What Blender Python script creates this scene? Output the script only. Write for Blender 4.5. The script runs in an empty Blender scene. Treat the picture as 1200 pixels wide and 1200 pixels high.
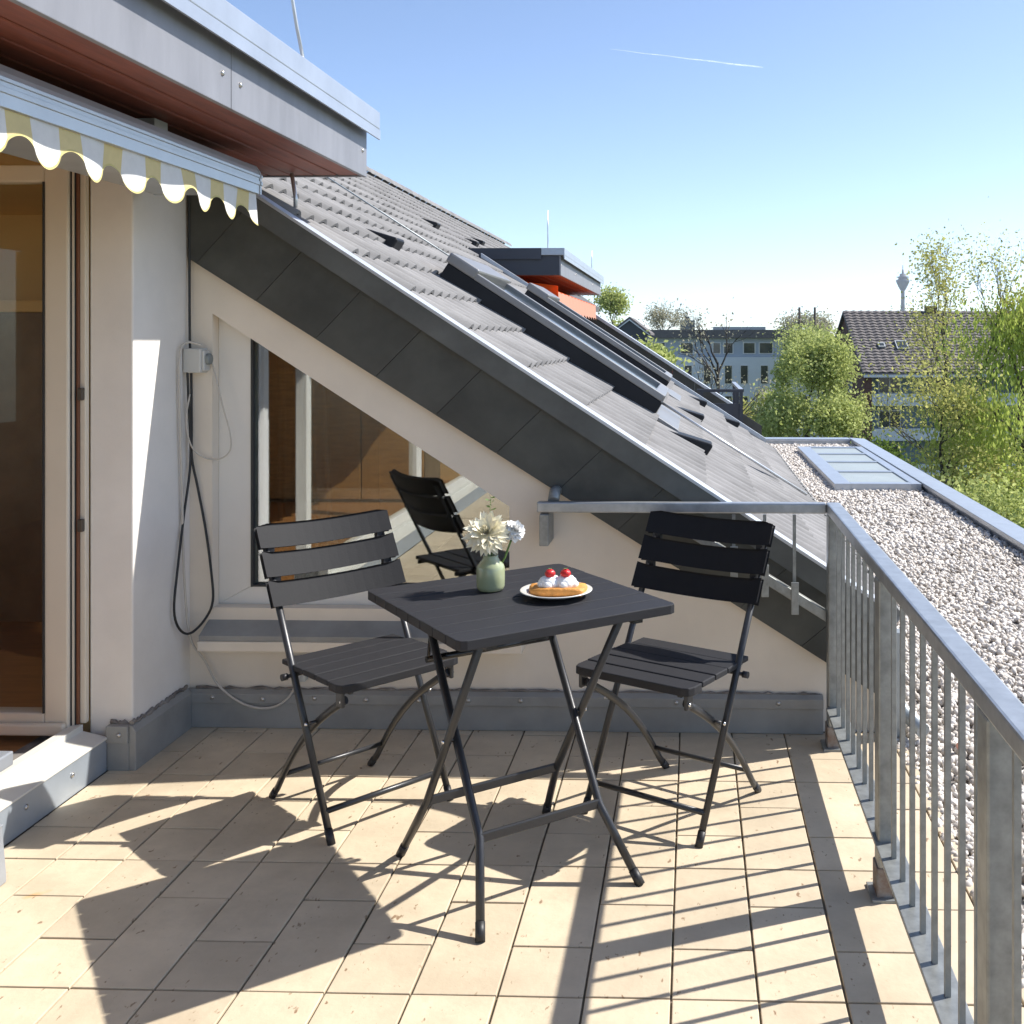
import bpy, bmesh, math, random
import numpy as np
from mathutils import Vector, Matrix, Quaternion
R = math.radians
scene = bpy.context.scene
C = scene.collection
random.seed(7)
rng = np.random.default_rng(11)

# ------------------------------------------------------------------ camera, sky, sun, exposure
cd = bpy.data.cameras.new('camera'); cam = bpy.data.objects.new('camera', cd); C.objects.link(cam)
cam.location = (0, 0, 1.503); cam.rotation_euler = (math.pi/2, 0, 0.0302)
cd.sensor_width = 36; cd.lens = 37.03; cd.shift_x = -0.1454; cd.shift_y = -0.1662
cd.clip_start = 0.05; cd.clip_end = 30000
scene.camera = cam
SUN = Vector((0.906, 0.358, 1.0)).normalized()
w = bpy.data.worlds.new('World'); scene.world = w; w.use_nodes = True
nt = w.node_tree; bg = nt.nodes['Background']
sky = nt.nodes.new('ShaderNodeTexSky'); sky.sky_type = 'NISHITA'; sky.sun_disc = False
sky.sun_elevation = math.asin(SUN.z); sky.sun_rotation = math.atan2(SUN.x, SUN.y)
sky.altitude = 50; sky.air_density = 0.6; sky.dust_density = 0.5; sky.ozone_density = 1.0
nt.links.new(sky.outputs[0], bg.inputs[0]); bg.inputs[1].default_value = 0.138
sl = bpy.data.lights.new('sun', 'SUN'); sl.energy = 4.2; sl.angle = R(0.53); sl.color = (1.0, 0.96, 0.90)
so = bpy.data.objects.new('sun', sl); C.objects.link(so); so.rotation_euler = SUN.to_track_quat('Z', 'Y').to_euler()
scene.view_settings.view_transform = 'Standard'; scene.view_settings.look = 'None'
scene.view_settings.exposure = 0.86; scene.view_settings.gamma = 1.0; scene.view_settings.use_curve_mapping = False
scene.render.engine = 'CYCLES'
scene.cycles.use_denoising = True
scene.cycles.max_bounces = 8; scene.cycles.transparent_max_bounces = 12

# ------------------------------------------------------------------ mesh helpers
class MB:
    def __init__(self): self.v = []; self.f = []; self.sm = []
    def add(self, vs, fs, smooth=False):
        o = len(self.v); self.v += [tuple(x) for x in vs]
        self.f += [tuple(i+o for i in q) for q in fs]; self.sm += [smooth]*len(fs); return self
    def box(self, x0, x1, y0, y1, z0, z1, M=None):
        vs = [Vector((x, y, z)) for z in (z0, z1) for y in (y0, y1) for x in (x0, x1)]
        if M is not None: vs = [M @ p for p in vs]
        return self.add(vs, [(0,2,3,1),(4,5,7,6),(0,1,5,4),(2,6,7,3),(0,4,6,2),(1,3,7,5)])
    def prism(self, poly, axis, a, b):
        # poly: list of 2D points in the two other axes (x,z for axis 'y'; y,z for 'x'; x,y for 'z')
        def P(p, t):
            return {'y': (p[0], t, p[1]), 'x': (t, p[0], p[1]), 'z': (p[0], p[1], t)}[axis]
        n = len(poly)
        return self.add([P(p, a) for p in poly]+[P(p, b) for p in poly],
            [tuple(range(n))[::-1], tuple(range(n, 2*n))]+[(i, (i+1) % n, n+(i+1) % n, n+i) for i in range(n)])
    def tube(self, pts, rad, n=8, cap=True, flat=None, smooth=True):
        pts = [Vector(p) for p in pts]; k = len(pts)
        rads = rad if isinstance(rad, (list, tuple)) else [rad]*k
        vs = []; up = None
        for i, p in enumerate(pts):
            d = (pts[min(i+1, k-1)]-pts[max(i-1, 0)]).normalized()
            if up is None:
                up = Vector((0, 0, 1)) if abs(d.z) < .9 else Vector((0, 1, 0))
                if flat is not None: up = Vector(flat[0])
            a = d.cross(up).normalized(); b = a.cross(d).normalized(); up = b
            ra = rads[i]; rb = rads[i]*(flat[1] if flat is not None else 1)
            for j in range(n):
                t = 2*math.pi*(j+.5)/n
                vs.append(p+a*math.cos(t)*ra+b*math.sin(t)*rb)
        fs = [(i*n+j, i*n+(j+1) % n, (i+1)*n+(j+1) % n, (i+1)*n+j) for i in range(k-1) for j in range(n)]
        self.add(vs, fs, smooth)
        if cap:
            o = len(self.v)-len(vs)
            self.f += [tuple(o+j for j in range(n))[::-1], tuple(o+(k-1)*n+j for j in range(n))]; self.sm += [False]*2
        return self
    def lathe(self, prof, n=32, o=(0,0,0), smooth=True):
        vs = []; k = len(prof)
        for r, z in prof:
            for j in range(n):
                t = 2*math.pi*j/n; vs.append((o[0]+r*math.cos(t), o[1]+r*math.sin(t), o[2]+z))
        fs = [(i*n+j, i*n+(j+1) % n, (i+1)*n+(j+1) % n, (i+1)*n+j) for i in range(k-1) for j in range(n)]
        return self.add(vs, fs, smooth)
    def ball(self, c, r, n=10, m=7, fn=None):
        vs = []; 
        for i in range(m+1):
            ph = math.pi*i/m
            for j in range(n):
                t = 2*math.pi*j/n; d = Vector((math.sin(ph)*math.cos(t), math.sin(ph)*math.sin(t), math.cos(ph)))
                k = fn(d) if fn else 1
                vs.append((c[0]+d.x*r[0]*k, c[1]+d.y*r[1]*k, c[2]+d.z*r[2]*k))
        fs = [(i*n+j, (i+1)*n+j, (i+1)*n+(j+1) % n, i*n+(j+1) % n) for i in range(m) for j in range(n)]
        return self.add(vs, fs, True)
    def mesh(self, name):
        me = bpy.data.meshes.new(name); me.from_pydata(self.v, [], self.f)
        me.polygons.foreach_set('use_smooth', self.sm); me.update(); return me
    def build(self, name, m, parent=None, bevel=0, seg=2):
        return link(name, self.mesh(name), m, parent, bevel, seg)
def link(name, me, m, parent=None, bevel=0, seg=2):
    if m is not None and len(me.materials) == 0: me.materials.append(m)
    o = bpy.data.objects.new(name, me); C.objects.link(o); o.parent = parent
    if bevel:
        b = o.modifiers.new('bevel', 'BEVEL'); b.width = bevel; b.segments = seg; b.limit_method = 'ANGLE'; b.angle_limit = R(40)
    return o
def fastmesh(name, V, F, smooth=False):
    V = np.asarray(V, np.float32); F = np.asarray(F, np.int32); k = F.shape[1]
    me = bpy.data.meshes.new(name); me.vertices.add(len(V)); me.vertices.foreach_set('co', V.ravel())
    me.loops.add(F.size); me.loops.foreach_set('vertex_index', F.ravel())
    me.polygons.add(len(F)); me.polygons.foreach_set('loop_start', np.arange(len(F), dtype=np.int32)*k)
    me.polygons.foreach_set('use_smooth', np.full(len(F), smooth)); me.update(calc_edges=True); me.validate(); return me
def tag(o, label=None, cat=None, group=None, kind=None):
    if label: o['label'] = label
    if cat: o['category'] = cat
    if group: o['group'] = group
    if kind: o['kind'] = kind
    return o
def thing(name, label, cat, loc=(0,0,0), rz=0, group=None):
    o = bpy.data.objects.new(name, None); C.objects.link(o); o.location = loc; o.rotation_euler = (0,0,rz)
    o.empty_display_size = .1
    return tag(o, label, cat, group)

# ------------------------------------------------------------------ materials
def mat(name, col, rough=.6, metal=0, var=.0, vscale=6, bump=0, bscale=60, rand=0, col2=None, specular=.5, stretch=(1,1,1), coat=0, detail=6):
    m = bpy.data.materials.new(name); m.use_nodes = True; t = m.node_tree; b = t.nodes['Principled BSDF']
    b.inputs['Roughness'].default_value = rough; b.inputs['Metallic'].default_value = metal
    b.inputs['Specular IOR Level'].default_value = specular
    if coat: b.inputs['Coat Weight'].default_value = coat; b.inputs['Coat Roughness'].default_value = .08
    N = t.nodes.new; L = t.links.new
    tc = N('ShaderNodeTexCoord'); mp = N('ShaderNodeMapping'); mp.inputs['Scale'].default_value = stretch
    if rand:
        oi = N('ShaderNodeObjectInfo'); ad = N('ShaderNodeVectorMath'); ad.operation = 'ADD'
        sc_ = N('ShaderNodeVectorMath'); sc_.operation = 'SCALE'; sc_.inputs[3].default_value = 57
        cb = N('ShaderNodeCombineXYZ'); L(oi.outputs['Random'], cb.inputs[0]); L(oi.outputs['Random'], cb.inputs[1]); L(cb.outputs[0], sc_.inputs[0])
        L(tc.outputs['Object'], ad.inputs[0]); L(sc_.outputs[0], ad.inputs[1]); L(ad.outputs[0], mp.inputs[0])
    else:
        L(tc.outputs['Object'], mp.inputs[0])
    src = None
    c4 = (*col, 1)
    if var or col2:
        nz = N('ShaderNodeTexNoise'); nz.inputs['Scale'].default_value = vscale; nz.inputs['Detail'].default_value = detail; nz.inputs['Roughness'].default_value = .6
        L(mp.outputs[0], nz.inputs[0])
        rp = N('ShaderNodeValToRGB'); rp.color_ramp.elements[0].position = .3; rp.color_ramp.elements[1].position = .7
        if col2: a, bb = col2, col
        else: a = tuple(x*(1-var) for x in col); bb = tuple(min(1, x*(1+var)) for x in col)
        rp.color_ramp.elements[0].color = (*a, 1); rp.color_ramp.elements[1].color = (*bb, 1)
        L(nz.outputs[0], rp.inputs[0]); src = rp.outputs[0]
    if rand:
        hs = N('ShaderNodeHueSaturation'); mr = N('ShaderNodeMapRange'); mr.inputs[3].default_value = 1-rand; mr.inputs[4].default_value = 1+rand
        L(oi.outputs['Random'], mr.inputs[0]); L(mr.outputs[0], hs.inputs['Value'])
        if src: L(src, hs.inputs['Color'])
        else: hs.inputs['Color'].default_value = c4
        src = hs.outputs[0]
    if src: L(src, b.inputs['Base Color'])
    else: b.inputs['Base Color'].default_value = c4
    if bump:
        n2 = N('ShaderNodeTexNoise'); n2.inputs['Scale'].default_value = bscale; n2.inputs['Detail'].default_value = 5; L(mp.outputs[0], n2.inputs[0])
        bp = N('ShaderNodeBump'); bp.inputs['Strength'].default_value = bump; bp.inputs['Distance'].default_value = .01
        L(n2.outputs[0], bp.inputs['Height']); L(bp.outputs[0], b.inputs['Normal'])
    return m
def glass(name, tint, refl, rough=.0, grazing=.55):
    m = bpy.data.materials.new(name); m.use_nodes = True; t = m.node_tree; N = t.nodes.new; L = t.links.new
    t.nodes.remove(t.nodes['Principled BSDF'])
    tr = N('ShaderNodeBsdfTransparent'); tr.inputs[0].default_value = (*tint, 1)
    gl = N('ShaderNodeBsdfGlossy'); gl.inputs['Roughness'].default_value = rough; gl.inputs[0].default_value = (.92,.95,.95,1)
    lw = N('ShaderNodeLayerWeight'); lw.inputs[0].default_value = .5; pw_ = N('ShaderNodeMath'); pw_.operation = 'POWER'; pw_.inputs[1].default_value = 5
    L(lw.outputs['Facing'], pw_.inputs[0])
    ma = N('ShaderNodeMath'); ma.operation = 'MULTIPLY_ADD'; ma.inputs[1].default_value = grazing; ma.inputs[2].default_value = refl
    L(pw_.outputs[0], ma.inputs[0]); mx = N('ShaderNodeMixShader'); L(ma.outputs[0], mx.inputs[0]); L(tr.outputs[0], mx.inputs[1]); L(gl.outputs[0], mx.inputs[2])
    L(mx.outputs[0], t.nodes['Material Output'].inputs[0]); return m
def leafmat(name, col, col2, trans=.45):
    m = bpy.data.materials.new(name); m.use_nodes = True; t = m.node_tree; N = t.nodes.new; L = t.links.new
    t.nodes.remove(t.nodes['Principled BSDF'])
    at = N('ShaderNodeAttribute'); at.attribute_name = 'tone'
    rp = N('ShaderNodeValToRGB'); rp.color_ramp.elements[0].color = (*col, 1); rp.color_ramp.elements[1].color = (*col2, 1)
    L(at.outputs['Fac'], rp.inputs[0])
    d = N('ShaderNodeBsdfDiffuse'); s = N('ShaderNodeBsdfTranslucent'); L(rp.outputs[0], d.inputs[0]); L(rp.outputs[0], s.inputs[0])
    mx = N('ShaderNodeMixShader'); mx.inputs[0].default_value = trans; L(d.outputs[0], mx.inputs[1]); L(s.outputs[0], mx.inputs[2])
    L(mx.outputs[0], t.nodes['Material Output'].inputs[0]); return m
def attrmat(name, cols, rough=.8):
    m = bpy.data.materials.new(name); m.use_nodes = True; t = m.node_tree; N = t.nodes.new; L = t.links.new
    at = N('ShaderNodeAttribute'); at.attribute_name = 'tone'; rp = N('ShaderNodeValToRGB')
    el = rp.color_ramp.elements
    while len(el) < len(cols): el.new(.5)
    for i, c in enumerate(cols): el[i].position = i/(len(cols)-1); el[i].color = (*c, 1)
    L(at.outputs['Fac'], rp.inputs[0]); b = t.nodes['Principled BSDF']; L(rp.outputs[0], b.inputs['Base Color']); b.inputs['Roughness'].default_value = rough
    return m

def tile_material():
    m = mat('terrace_tile', (.585,.485,.345), .62, var=.10, vscale=6, bump=.14, bscale=45, rand=.075, specular=.35)
    t = m.node_tree; N = t.nodes.new; L = t.links.new; b = t.nodes['Principled BSDF']
    src = b.inputs['Base Color'].links[0].from_socket; mp = [n for n in t.nodes if n.type == 'MAPPING'][0]
    # sparse dark pits and specks of the stone-like surface
    vo = N('ShaderNodeTexNoise'); vo.inputs['Scale'].default_value = 38; vo.inputs['Detail'].default_value = 3
    m2 = N('ShaderNodeMapping'); m2.inputs['Scale'].default_value = (1.6,.8,1); L(mp.outputs[0], m2.inputs[0]); L(m2.outputs[0], vo.inputs[0])
    rp = N('ShaderNodeValToRGB'); rp.color_ramp.elements[0].position = .675; rp.color_ramp.elements[1].position = .74
    rp.color_ramp.elements[0].color = (0,0,0,1); rp.color_ramp.elements[1].color = (1,1,1,1); L(vo.outputs[0], rp.inputs[0])
    mx = N('ShaderNodeMixRGB'); mx.inputs[2].default_value = (.26,.17,.10,1); L(rp.outputs[0], mx.inputs[0]); L(src, mx.inputs[1])
    # broad dirt, greyish
    n3 = N('ShaderNodeTexNoise'); n3.inputs['Scale'].default_value = 2.3; n3.inputs['Detail'].default_value = 8; n3.inputs['Roughness'].default_value = .7
    geo = N('ShaderNodeNewGeometry'); L(geo.outputs['Position'], n3.inputs[0])
    r3 = N('ShaderNodeValToRGB'); r3.color_ramp.elements[0].position = .48; r3.color_ramp.elements[1].position = .75
    r3.color_ramp.elements[0].color = (0,0,0,1); r3.color_ramp.elements[1].color = (.7,.7,.7,1); L(n3.outputs[0], r3.inputs[0])
    m4 = N('ShaderNodeMixRGB'); m4.inputs[2].default_value = (.42,.34,.235,1); L(r3.outputs[0], m4.inputs[0]); L(mx.outputs[0], m4.inputs[1])
    n5 = N('ShaderNodeTexNoise'); n5.inputs['Scale'].default_value = 7; n5.inputs['Detail'].default_value = 2; L(geo.outputs['Position'], n5.inputs[0])
    r5 = N('ShaderNodeValToRGB'); r5.color_ramp.elements[0].position = .735; r5.color_ramp.elements[1].position = .80
    r5.color_ramp.elements[0].color = (0,0,0,1); r5.color_ramp.elements[1].color = (.6,.6,.6,1); L(n5.outputs[0], r5.inputs[0])
    m5 = N('ShaderNodeMixRGB'); m5.inputs[2].default_value = (.60,.33,.10,1); L(r5.outputs[0], m5.inputs[0]); L(m4.outputs[0], m5.inputs[1])
    L(m5.outputs[0], b.inputs['Base Color']); return m

M = {}
M['tile'] = tile_material()
M['grout'] = mat('grout', (.19,.15,.11), .9, col2=(.10,.09,.05), vscale=9, bump=.3, bscale=80)
M['plaster'] = mat('plaster', (.78,.69,.57), .9, var=.05, vscale=4, bump=.06, bscale=180)
M['pier'] = mat('pier_plaster', (.80,.75,.68), .9, var=.045, vscale=5, bump=.06, bscale=180)
M['slate'] = mat('slate', (.062,.063,.054), .55, var=.30, vscale=5, bump=.05, bscale=40, rand=.07)
M['zinc'] = mat('zinc', (.33,.36,.37), .5, .55, var=.12, vscale=8, bump=.03, bscale=20)
M['flash'] = mat('flashing_paint', (.29,.285,.265), .6, .0, var=.14, vscale=6, bump=.05, bscale=25)
M['apron'] = mat('verge_apron_sheet', (.105,.108,.10), .5, .1, var=.25, vscale=5)
M['alu'] = mat('aluminium', (.62,.63,.64), .35, .7, var=.06, vscale=10)
M['galv'] = mat('galvanised_steel', (.27,.28,.27), .42, .45, var=.22, vscale=26, bump=.03, bscale=60, detail=3)
M['rail_top'] = mat('galvanised_rail', (.40,.415,.425), .36, .6, var=.16, vscale=20, bump=.02, bscale=40, detail=3)
M['sheet'] = mat('zinc_sheet_sill', (.36,.40,.44), .45, .35, var=.08, vscale=6, bump=.03, bscale=20)
M['threshold'] = mat('threshold_cream', (.66,.64,.58), .5, .05, var=.06, vscale=8)
M['fascia'] = mat('fascia_sheet', (.22,.222,.24), .5, .1, var=.13, vscale=4, stretch=(1,2.2,.5), bump=.02, bscale=15)
M['cap'] = mat('roof_cap_sheet', (.42,.45,.49), .36, .5, var=.08, vscale=7)
M['soffit'] = mat('soffit_wood', (.21,.060,.035), .55, var=.25, vscale=5, stretch=(8,1,1), bump=.05, bscale=20)
M['frame'] = mat('door_frame_white', (.74,.66,.53), .4, var=.03, vscale=4)
M['window_frame'] = mat('window_frame_white', (.74,.71,.65), .4, var=.02)
M['seal'] = mat('rubber_seal', (.03,.03,.03), .6)
M['hinge'] = mat('hinge_bronze', (.10,.08,.06), .5, .4)
M['edgewood'] = mat('brown_edge_wood', (.17,.065,.03), .55, var=.25, vscale=8, stretch=(1,1,.1))
M['pane'] = glass('window_pane', (.82,.84,.80), .25)
M['leafpane'] = glass('door_pane', (.97,.96,.93), .025, 0, .35)
M['skypane'] = mat('frosted_skylight_pane', (.34,.37,.35), .35, var=.08, vscale=3, specular=.3)
M['dark_pane'] = mat('dark_window_pane', (.035,.045,.05), .08, specular=.8, var=.3, vscale=.6)
M['rooftile'] = mat('roof_tile', (.205,.199,.197), .75, var=.20, vscale=5, bump=.08, bscale=90, rand=.10, specular=.3)
M['roofdeck'] = mat('roof_deck', (.10,.10,.10), .9)
M['verge'] = mat('verge_sheet', (.55,.57,.60), .4, .5, var=.08, vscale=9)
M['black'] = mat('black_sheet', (.016,.017,.020), .5, specular=.25, var=.2, vscale=6)
M['window_alu'] = mat('roof_window_cover', (.26,.255,.25), .4, .5, var=.08, vscale=6)
M['cable_black'] = mat('black_cable', (.02,.02,.02), .5)
M['cable_white'] = mat('cream_cable', (.55,.50,.43), .5)
M['socket'] = mat('socket_plastic', (.55,.54,.50), .45)
M['socketlid'] = mat('socket_lid', (.22,.24,.23), .45)
M['screw'] = mat('screw', (.55,.53,.50), .3, .9)
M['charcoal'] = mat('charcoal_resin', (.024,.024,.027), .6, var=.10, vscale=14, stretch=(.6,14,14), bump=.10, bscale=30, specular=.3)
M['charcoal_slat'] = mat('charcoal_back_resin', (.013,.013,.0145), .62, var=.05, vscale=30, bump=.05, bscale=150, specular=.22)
M['steel'] = mat('powder_coated_steel', (.024,.025,.028), .36, .0, var=.12, vscale=200, bump=.06, bscale=500, specular=.6)
M['blacktube'] = mat('black_tube', (.010,.010,.011), .25, specular=.6)
M['footcap'] = mat('foot_cap', (.018,.018,.020), .5)
M['rivet'] = mat('rivet', (.7,.7,.7), .25, 1)
M['vase'] = mat('sage_ceramic', (.36,.40,.23), .22, var=.05, vscale=12, coat=.5)
M['petal'] = mat('cream_petal', (.90,.84,.64), .6, var=.05, vscale=30)
M['petalw'] = mat('white_petal', (.88,.87,.84), .6)
M['stem'] = mat('stem_green', (.13,.22,.05), .6)
M['plate'] = mat('cream_plate', (.76,.73,.66), .2, coat=.4)
M['cake'] = mat('baked_pastry', (.62,.27,.055), .6, var=.3, vscale=50, bump=.3, bscale=120)
M['cream'] = mat('whipped_cream', (.90,.89,.86), .5, bump=.2, bscale=160)
M['berry'] = mat('strawberry', (.62,.02,.02), .3, var=.25, vscale=150, bump=.25, bscale=220)
M['awn_metal'] = mat('awning_metal', (.50,.53,.55), .38, .5, var=.05, vscale=10)
M['white_cloth'] = mat('awning_white_cloth', (.62,.615,.60), .85, var=.05, vscale=30, bump=.05, bscale=300)
M['yellow_cloth'] = mat('awning_yellow_cloth', (.58,.48,.24), .85, var=.05, vscale=40, bump=.05, bscale=300)
M['hem'] = mat('awning_hem', (.50,.43,.17), .8)
M['navy'] = mat('dark_sheet', (.05,.055,.07), .5, .1, var=.1, vscale=3)
M['ochre'] = mat('ochre_wall', (.82,.56,.26), .85, var=.04, vscale=2)
M['wood'] = mat('brown_wood', (.46,.25,.09), .5, var=.25, vscale=5, stretch=(1,1,9), bump=.03, bscale=30)
M['darkwood'] = mat('dark_brown_wood', (.20,.125,.065), .5, var=.2, vscale=5)
M['parquet'] = mat('parquet', (.30,.14,.05), .4, var=.2, vscale=6, stretch=(1,8,1))
M['curtain_brown'] = mat('brown_curtain', (.13,.095,.07), .9, var=.2, vscale=10, stretch=(10,10,.3))
M['curtain_white'] = mat('white_curtain', (.75,.73,.72), .9)
M['brick'] = mat('brick_wall', (.115,.055,.042), .85, var=.18, vscale=6)
M['white_wall'] = mat('white_render', (.66,.67,.68), .8, var=.03, vscale=1)
M['blue_wall'] = mat('blue_grey_render', (.20,.26,.28), .7)
M['far_roof'] = mat('brown_grey_roof', (.135,.120,.115), .8, var=.15, vscale=8)
M['concrete'] = mat('tower_concrete', (.13,.14,.15), .8)
M['grass'] = mat('grass_ground', (.06,.085,.025), .95, var=.4, vscale=.15)
M['asphalt'] = mat('asphalt', (.05,.05,.052), .9, var=.15, vscale=2)
M['bark'] = mat('bark', (.085,.068,.052), .9, var=.3, vscale=10)
M['bark_dark'] = mat('dark_bark', (.050,.042,.034), .9, var=.3, vscale=10)
M['membrane'] = mat('roof_membrane', (.20,.185,.17), .9, var=.3, vscale=20)
M['carred'] = mat('car_paint_red', (.45,.02,.02), .25, coat=.6)
M['tyre'] = mat('tyre', (.02,.02,.02), .8)
M['orange'] = leafmat('orange_cloth',(.85,.16,.03),(.85,.16,.03),.5); M['pink'] = leafmat('pale_orange_cloth',(.85,.46,.34),(.85,.46,.34),.4)
M['pale_wall'] = mat('pale_grey_render', (.42,.45,.47), .8, var=.03, vscale=1)
M['rust'] = mat('rusty_steel', (.27,.27,.26), .7, .1, col2=(.14,.065,.03), vscale=28)
M['stone'] = attrmat('gravel_stone', [(.20,.165,.135),(.52,.465,.40),(.67,.615,.545),(.78,.735,.68)], .85)
M['leaf_fallen'] = mat('dry_leaf', (.22,.07,.03), .8, rand=.3)

# ------------------------------------------------------------------ setting: ground, far sky trail
g = MB().add([(-1490,-50,-9.5),(1490,-50,-9.5),(1490,3190,-9.5),(-1490,3190,-9.5)], [(0,1,2,3)]).build('ground', M['grass']); tag(g, kind='structure', label='green ground far below the terrace', cat='ground')
g = MB().box(14,40,62,69,-9.6,-9.49).build('road', M['asphalt']); tag(g, kind='structure', label='asphalt street below the brick house', cat='road')

# ------------------------------------------------------------------ terrace floor with single tiles
floor = MB().box(-2.10,.80,-2.4,4.10,-.20,-.007).build('terrace_floor', M['grout']); tag(floor, 'beige tiled floor of the roof terrace', 'floor', kind='structure')
GX, GY, U = -.0496, 3.009, .2
tcache = {}
def tile_mesh(wx, wy):
    key = (round(wx,3), round(wy,3))
    if key not in tcache:
        bm = bmesh.new(); bmesh.ops.create_cube(bm, size=1); bmesh.ops.scale(bm, vec=(wx, wy, .03), verts=bm.verts)
        top = [e for e in bm.edges if all(v.co.z > 0 for v in e.verts)]
        bmesh.ops.bevel(bm, geom=top, offset=.0022, segments=2, profile=.5, affect='EDGES')
        me = bpy.data.meshes.new('tile'); bm.to_mesh(me); bm.free(); me.materials.append(M['tile']); tcache[key] = me
    return tcache[key]
XMIN, XMAX, YMIN, YMAX = -2.06, .795, -2.4, 4.075
for i in range(-11, 6):
    for j in range(-10, 5):       # bands of three modules
        yb = GY+.6*j              # near line of the band
        parts = [(0,.2),(.2,.6)] if i % 2 == 0 else [(0,.4),(.4,.6)]
        for a, b in parts:
            x0, x1 = max(GX+U*i, XMIN), min(GX+U*(i+1), XMAX); y0, y1 = max(yb+a, YMIN), min(yb+b, YMAX)
            if x1-x0 < .025 or y1-y0 < .025: continue
            if y0 < -.9: continue
            gp = .0028
            o = link('tile', tile_mesh(x1-x0-2*gp, y1-y0-2*gp), None, floor)
            o.location = ((x0+x1)/2+random.uniform(-.0006,.0006), (y0+y1)/2, -.015+random.uniform(-.0012,.0008))
            o.rotation_euler = (random.uniform(-.0015,.0015), random.uniform(-.0015,.0015), random.uniform(-.002,.002))
o = MB().box(-2.06,.795,-2.4,-.61,-.006,-.001).build('rear_tiling', M['tile'], floor)

# ------------------------------------------------------------------ building block under it, gravel roof, parapets, skylight
ap = thing('apartment_building', 'long flat-roofed lower block carrying the gravel roof with zinc edge', 'building', (0,0,-9.5))
H = 9.5
MB().box(-7,2.52,-3.2,16.0,0,H-.215).build('outer_wall', M['white_wall'], ap)
MB().box(.82,2.36,-3.0,15.7,H-.214,H-.03).build('roof_membrane', M['membrane'], ap)
# parapet upstands with a folded zinc cap
MB().prism([(2.36,H-.2),(2.36,H+.035),(2.33,H+.035),(2.33,H+.075),(2.56,H+.06),(2.56,H-.03),(2.53,H-.03),(2.53,H-.2)], 'y', -3.1, 15.78).build('parapet_cap', M['cap'], ap, .004)
MB().prism([(15.62,H-.2),(15.62,H+.03),(15.60,H+.03),(15.60,H+.07),(15.86,H+.07),(15.86,H-.2)], 'x', .75, 2.325).build('parapet_cap', M['cap'], ap, .004)
# gravel: individual stones piled over the membrane
ico = bmesh.new(); bmesh.ops.create_icosphere(ico, subdivisions=1, radius=1); ico.verts.ensure_lookup_table()
IV = np.array([v.co[:] for v in ico.verts]); IF = np.array([[v.index for v in f.verts] for f in ico.faces]); ico.free()
def stones(n, x0, x1, y0, y1, s0, s1, z):
    c = np.stack([rng.uniform(x0,x1,n), rng.uniform(y0,y1,n), z+rng.uniform(-.010,.012,n)], -1)
    sc_ = rng.uniform(s0,s1,(n,1))*np.stack([rng.uniform(.8,1.35,n), rng.uniform(.7,1.1,n), rng.uniform(.45,.8,n)], -1)
    q = rng.normal(size=(n,4)); q /= np.linalg.norm(q, axis=1)[:,None]; w_, x, y, zz = q.T
    Rm = np.stack([1-2*(y*y+zz*zz),2*(x*y-zz*w_),2*(x*zz+y*w_),2*(x*y+zz*w_),1-2*(x*x+zz*zz),2*(y*zz-x*w_),2*(x*zz-y*w_),2*(y*zz+x*w_),1-2*(x*x+y*y)],-1).reshape(n,3,3)
    V = np.einsum('nij,nkj->nki', Rm, IV[None]*sc_[:,None]*(1+rng.normal(0,.10,(n,len(IV),1)))) + c[:,None]
    t = np.clip(rng.beta(3.2,1.7,n),0,1); t[rng.random(n) < .05] *= .2
    return V.reshape(-1,3), np.repeat(t, len(IV))
S = [stones(24000, .83,2.345,.4,7.5,.011,.020,-.016), stones(15000, .83,2.345,7.5,15.58,.014,.024,-.016), stones(2500,.76,.86,.4,4.02,.009,.017,-.012), stones(3500,.83,2.345,-2.5,.4,.018,.03,-.016)]
V = np.concatenate([s[0] for s in S]); T = np.concatenate([s[1] for s in S]); nst = len(V)//len(IV)
F = (IF[None]+(np.arange(nst)*len(IV))[:,None,None]).reshape(-1,3)
me = fastmesh('gravel', V, F, True); at = me.attributes.new('tone','FLOAT','POINT'); at.data.foreach_set('value', T.astype(np.float32))
gv = link('gravel', me, M['stone']); tag(gv, 'pale gravel spread over the flat roof beyond the railing', 'gravel', kind='stuff')
# fallen leaves on the gravel
lm = MB().add([(-.03,0,0),(-.012,.016,.005),(.012,.014,.004),(.034,0,.008),(.012,-.014,.003),(-.012,-.016,.006)], [(0,1,2,3,4,5)][:1]).mesh('fallen_leaf'); lm.materials.append(M['leaf_fallen'])
for k, (x, y) in enumerate([(1.62,4.02),(1.50,3.6),(1.02,3.4),(1.9,5.3),(1.0,2.7),(1.35,2.9),(.98,3.9)]):
    o = link('fallen_leaf', lm, None); o.location = (x, y, .012); o.rotation_euler = (random.uniform(-.4,.4), random.uniform(-.4,.4), random.uniform(0,6))
    tag(o, 'small dry reddish brown leaf lying on the pale gravel', 'leaf', 'dry leaves scattered on the gravel')
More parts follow.
